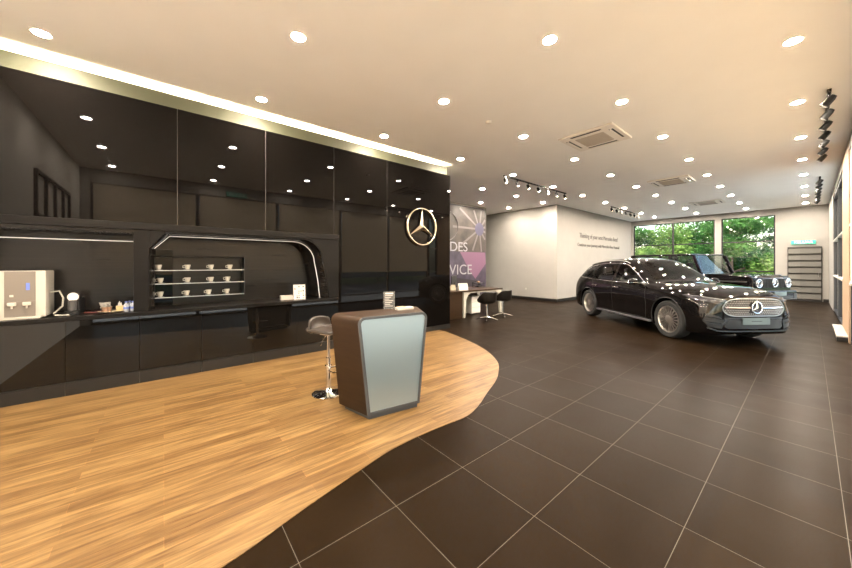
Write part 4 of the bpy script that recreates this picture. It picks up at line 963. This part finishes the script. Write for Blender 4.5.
for s in (-1, 1):
    c = MB(); c.prism([(.95, 1.22), (2.08, 1.18), (2.08, 1.215), (1.5, 1.265), (.95, 1.27)], .62*s, .88*s, 'y', .015); c.build('fender_top', 'gpaint', gw, 30)
    c = MB(); c.box(1.86, 2.0, .70*s-.05, .70*s+.05, 1.225, 1.262, .012); c.build('turn_signal', 'lens', gw, 30)
    for x in (1.42, -1.43):
        c = MB(); L = [(x+.49*math.cos(a), .90*s, .42+.47*math.sin(a)) for a in [math.radians(-5+i*190/20) for i in range(21)]]
        c.tube(L, .055, 8); c.build('wheel_flare', 'gpaint', gw, 50)
        wheel(gw, x, s*.80, .40, .27, .27, 12, -s, dark=True)
    # pillars, glass
    for P in ([(.62, 1.25), (.72, 1.25), (.47, 1.92), (.36, 1.92)], [(-.46, 1.25), (-.36, 1.25), (-.36, 1.92), (-.46, 1.92)], [(-1.40, 1.25), (-1.28, 1.25), (-1.28, 1.92), (-1.40, 1.92)], [(-2.15, 1.22), (-1.98, 1.22), (-1.96, 1.92), (-2.08, 1.92)]):
        c = MB(); c.prism(P, .80*s, .74*s, 'y', .006, mtx=None); c.build('pillar', 'gpaint', gw, 30)
    for P in ([(.62, 1.25), (.40, 1.9), (-.36, 1.9), (-.36, 1.25)], [(-.46, 1.25), (-.46, 1.9), (-1.28, 1.9), (-1.28, 1.25)], [(-1.40, 1.25), (-1.40, 1.9), (-1.96, 1.9), (-1.98, 1.25)]):
        c = MB(); c.prism(P, .765*s, .770*s, 'y'); c.build('side_window', 'gglass', gw, 0)
    c = MB(); c.box(-2.10, 2.0, .865*s-.012, .865*s+.012, 1.02, 1.06, .004); c.build('side_strip', 'plastic', gw)
    for x in (-.20, -1.12): c = MB(); c.box(x-.09, x+.05, .875*s-.02, .875*s+.02, 1.12, 1.15, .006); c.build('door_handle', 'chrome', gw)
    c = MB(); c.box(.40, .53, .93*s-.10, .93*s+.10, 1.27, 1.45, .035); c.tube([(.5, .80*s, 1.28), (.48, .9*s, 1.31)], .02); c.build('side_mirror', 'gpaint', gw, 30)
    c = MB(); c.lathe([(0, 0), (.125, 0), (.125, .03), (.10, .04), (0, .045)], 32, mtx=Matrix.Translation((2.16, .66*s, 1.0)) @ Matrix.Rotation(PI/2, 4, 'Y')); hl = c.build('headlight', 'lens', gw, 30)
    c = MB(); c.tube([(2.20, .66*s+.125*math.cos(a*PI/16), 1.0+.125*math.sin(a*PI/16)) for a in range(32)], .013, 8, True); c.tube([(2.21, .66*s+.07*math.cos(a*PI/16), 1.0+.07*math.sin(a*PI/16)) for a in range(32)], .008, 6, True); c.build('headlight_ring', 'chrome', hl)
    c = MB(); c.box(-1.05, 1.0, .86*s-.06, .86*s+.06, .36, .42, .02); c.build('running_board', 'steel', gw)
c = MB(); c.prism([(-2.10, 1.90), (.40, 1.90), (.38, 1.955), (.2, 1.97), (-1.9, 1.97), (-2.08, 1.95)], -.80, .80, 'y', .02); c.build('roof', 'gpaint', gw, 30)
c = MB(); c.loft([[(.66, -.74, 1.26), (.66, .74, 1.26), (.41, .72, 1.90), (.41, -.72, 1.90)], [(.67, -.74, 1.26), (.67, .74, 1.26), (.42, .72, 1.90), (.42, -.72, 1.90)]]); c.build('windshield', 'gglass', gw, 0)
c = MB(); c.loft([[(-2.06, -.72, 1.26), (-2.06, .72, 1.26), (-2.04, .70, 1.90), (-2.04, -.70, 1.90)], [(-2.07, -.72, 1.26), (-2.07, .72, 1.26), (-2.05, .70, 1.90), (-2.05, -.70, 1.90)]]); c.build('rear_window', 'gglass', gw, 0)
c = MB(); c.box(2.14, 2.19, -.49, .49, .86, 1.15, .015); gg = c.build('grille', 'plastic', gw)
c = MB()
for k in range(15): c.box(2.185, 2.205, -.455+k*.065-.008, -.455+k*.065+.008, .875, 1.135, .003)
c.build('grille_bars', 'rimdark', gg)
c = MB(); star_mesh(c, .115, .013, .02, .022, mtx=Matrix.Translation((2.225, 0, 1.01))); c.build('star_badge', 'chrome', gg, 20)
c = MB(); c.box(2.08, 2.34, -.80, .80, .48, .78, .04, seg=3); bp_ = c.build('bumper', 'gpaint', gw, 30)
c = MB(); c.box(2.335, 2.345, -.60, .60, .53, .62); 
for s in (-1, 1): c.box(2.335, 2.347, .62 if s > 0 else -.76, .76 if s > 0 else -.62, .54, .70)
c.build('bumper_intake', 'plastic', bp_)
c = MB(); c.box(2.345, 2.36, -.26, .26, .63, .75, .003); c.build('licence_plate', 'plate', bp_)
for x, y in ((-.1, .37), (-.1, -.37)): b = MB(); seat_mesh(b, x, y, .5, .70); b.build('seat', 'leather', gw)
b = MB(); b.box(.35, .62, -.72, .72, .95, 1.27, .04); b.tube([(.25+.05*math.sin(a*PI/12), -.37+.18*math.cos(a*PI/12), 1.22+.17*math.sin(a*PI/12)) for a in range(24)], .014, 8, True); b.build('dashboard', 'leather', gw)
c = MB(); c.lathe([(0, 0), (.38, 0), (.38, .16), (.30, .2), (0, .2)], 32, mtx=Matrix.Translation((-2.17, 0, 1.02)) @ Matrix.Rotation(-PI/2, 4, 'Y')); c.build('spare_wheel_cover', 'gpaint', gw, 30)
gw.scale = (.958, .958, .958)

# ------------------------------------------------------------------ outdoors
MB().box(-60, 60, -50, 90, -.30, -.21).build('ground', 'grass', kind='structure')
MB().box(XR+.15, 4.2, -12, 26, -.21, -.12).build('pavement', 'concrete', kind='structure')
MB().box(4.2, 13.5, -30, 50, -.21, -.16).build('road', 'asphalt', kind='structure')
MB().box(-30, 4.2, YB+.2, 26, -.21, -.14).build('rear_yard', 'concrete', kind='structure')
MB().box(4.2, 4.45, -30, 50, -.16, -.02).build('kerb', 'concrete', kind='structure')
b = MB(); b.box(4.9, 5.02, -30, 50, -.16, -.155)
for k in range(14): b.box(-.05, .05, -2.2, 2.2, 0, .005, mtx=Matrix.Translation((7.3, -12+k*3.2, -.16)) @ Matrix.Rotation(math.radians(62), 4, 'Z'))
b.build('road_marking', 'line', kind='structure')
br = empty('roadside_barrier', (13.2, 6, -.16), 0, 'long white barrier across the road, seen only mirrored in the black wall', 'barrier')
MB().box(-.05, .05, -26, 26, .55, .90, .01).build('rail', 'whitepl', br)
for k in range(14): MB().box(-.04, .04, -.04-26+k*4+.0, .04-26+k*4, 0, .9).build('post', 'whitepl', br)

def bush(x, y, r, h, li, n, label):
    e = empty('leafy_bush', (x, y, -.21), random.uniform(0, 6), label, 'bush', 'bushes beyond the rear windows')
    b = MB()
    for k in range(5): a = k*2*PI/5; b.tube([(0, 0, 0), (r*.3*math.cos(a), r*.3*math.sin(a), h*.4), (r*.6*math.cos(a), r*.6*math.sin(a), h*.8)], [.04, .025, .01], 5)
    b.build('stems', 'bark', e)
    m_ = MB(); m_._add(leaves(n, [((0, 0, h*.5), (r, r, h*.5)), ((r*.4, .2, h*.6), (r*.6, r*.6, h*.45)), ((-r*.4, -.2, h*.45), (r*.6, r*.6, h*.45))], .10)); m_.build('foliage', LEAF[li], e, 0)
def leaves(n, crowns, size):
    b = bmesh.new()
    for _ in range(n):
        c, r = random.choice(crowns)
        d = Vector((random.gauss(0, 1), random.gauss(0, 1), random.gauss(0, 1))).normalized()*(random.random()**.4)
        p = Vector(c)+Vector((d.x*r[0], d.y*r[1], d.z*r[2])); s = size*random.uniform(.6, 1.3)
        R = Matrix.Rotation(random.uniform(0, 6.28), 3, 'Z') @ Matrix.Rotation(random.uniform(-1.2, 1.2), 3, 'X') @ Matrix.Rotation(random.uniform(0, 6.28), 3, 'Z')
        q = [p+R @ Vector(v) for v in ((-s, 0, 0), (0, -s*.45, 0), (s, 0, .1*s), (0, s*.45, 0))]
        b.faces.new([b.verts.new(v) for v in q])
    return b
def tree(x, y, h, w, li, n, label, group='trees beyond the rear windows', low=.25):
    e = empty('leafy_tree', (x, y, -.21), random.uniform(0, 6), label, 'tree', group)
    b = MB(); b.tube([(0, 0, 0), (.05, .03, h*.3), (-.04, .02, h*.6), (0, 0, h*.85)], [.16, .13, .09, .03], 8); brs = []
    crowns = [((0, 0, h*.78), (w*.55, w*.55, h*.22))]
    for k in range(7):
        a = k*2*PI/7+random.uniform(-.3, .3); z0 = h*random.uniform(low, .6); rr = w*random.uniform(.45, .75); z1 = z0+h*random.uniform(.08, .22)
        p = (rr*math.cos(a), rr*math.sin(a), z1); b.tube([(0, 0, z0), (p[0]*.5, p[1]*.5, (z0+z1)/2+.1), p], [.06, .04, .02], 6)
        crowns.append((p, (w*.42, w*.42, h*random.uniform(.10, .17))))
    b.build('trunk', 'bark', e, 50)
    m_ = MB(); m_._add(leaves(n, crowns, .115)); m_.build('foliage', LEAF[li], e, 0)
TR = [(-13.5, 33, 6.6, 3.2, 1, 'leafy tree beyond the rear windows, farthest left'), (-10.2, 29, 5.1, 2.6, 0, 'bright leafy tree behind the left pane of the wide rear window'),
      (-8.6, 37, 6.0, 3.2, 2, 'darker tall tree far behind the wide rear window mullion'), (-6.6, 28.5, 4.8, 2.4, 1, 'light green tree behind the right pane of the wide rear window'),
      (-4.3, 34, 6.6, 3.2, 0, 'tall green tree behind the white strip between the rear windows'), (-3.2, 27.5, 5.2, 2.6, 0, 'dense green tree filling the left of the right rear window'),
      (-1.3, 30, 5.3, 3.0, 2, 'deep green tree filling the right of the right rear window'), (1.5, 31, 8.5, 3.2, 0, 'green tree beyond the back corner by the slatted door')]
for x, y, h, w, li, lb in TR: tree(x, y, h, w, li, 10000, lb, low=.12)
for i, (x, y) in enumerate([(16.5, -6), (17.5, 1.5), (16.8, 9), (17.5, 17)]):
    tree(x, y, 6, 3.0, i % 3, 3500, 'leafy tree across the road, %s from the camera side, seen only mirrored' % ['first', 'second', 'third', 'fourth'][i], 'trees across the road', .2)
lpz = empty('street_lamp', (-8.0, 25.5, -.14), 0, 'slim white lamp post beyond the wide rear window', 'lamp post')
MB().tube([(0, 0, 0), (0, 0, 5.2), (.15, 0, 5.6), (.9, 0, 5.75)], .045, 8).build('post', 'whitepl', lpz); MB().box(.7, 1.3, -.09, .09, 5.68, 5.78, .02).build('lamp_head', 'whitepl', lpz)

for i, (x, y, r, h, li, lb) in enumerate([(-11.9, 26.8, 1.5, 2.2, 1, 'low green bush at the far left beyond the wide rear window'), (-9.2, 27.2, 1.4, 2.0, 0, 'low bush beyond the left pane of the wide rear window'), (-5.2, 27.0, 1.3, 2.3, 2, 'dark bush behind the white strip between the rear windows'), (-3.9, 30.6, 1.4, 2.9, 0, 'green bush low in the left of the right rear window'), (-1.5, 27.4, 1.3, 2.3, 1, 'bright bush low in the right rear window'), (1.1, 27.5, 1.4, 2.2, 0, 'bush beyond the back corner by the slatted door')]):
    bush(x, y, r, h, li, 3600, lb)
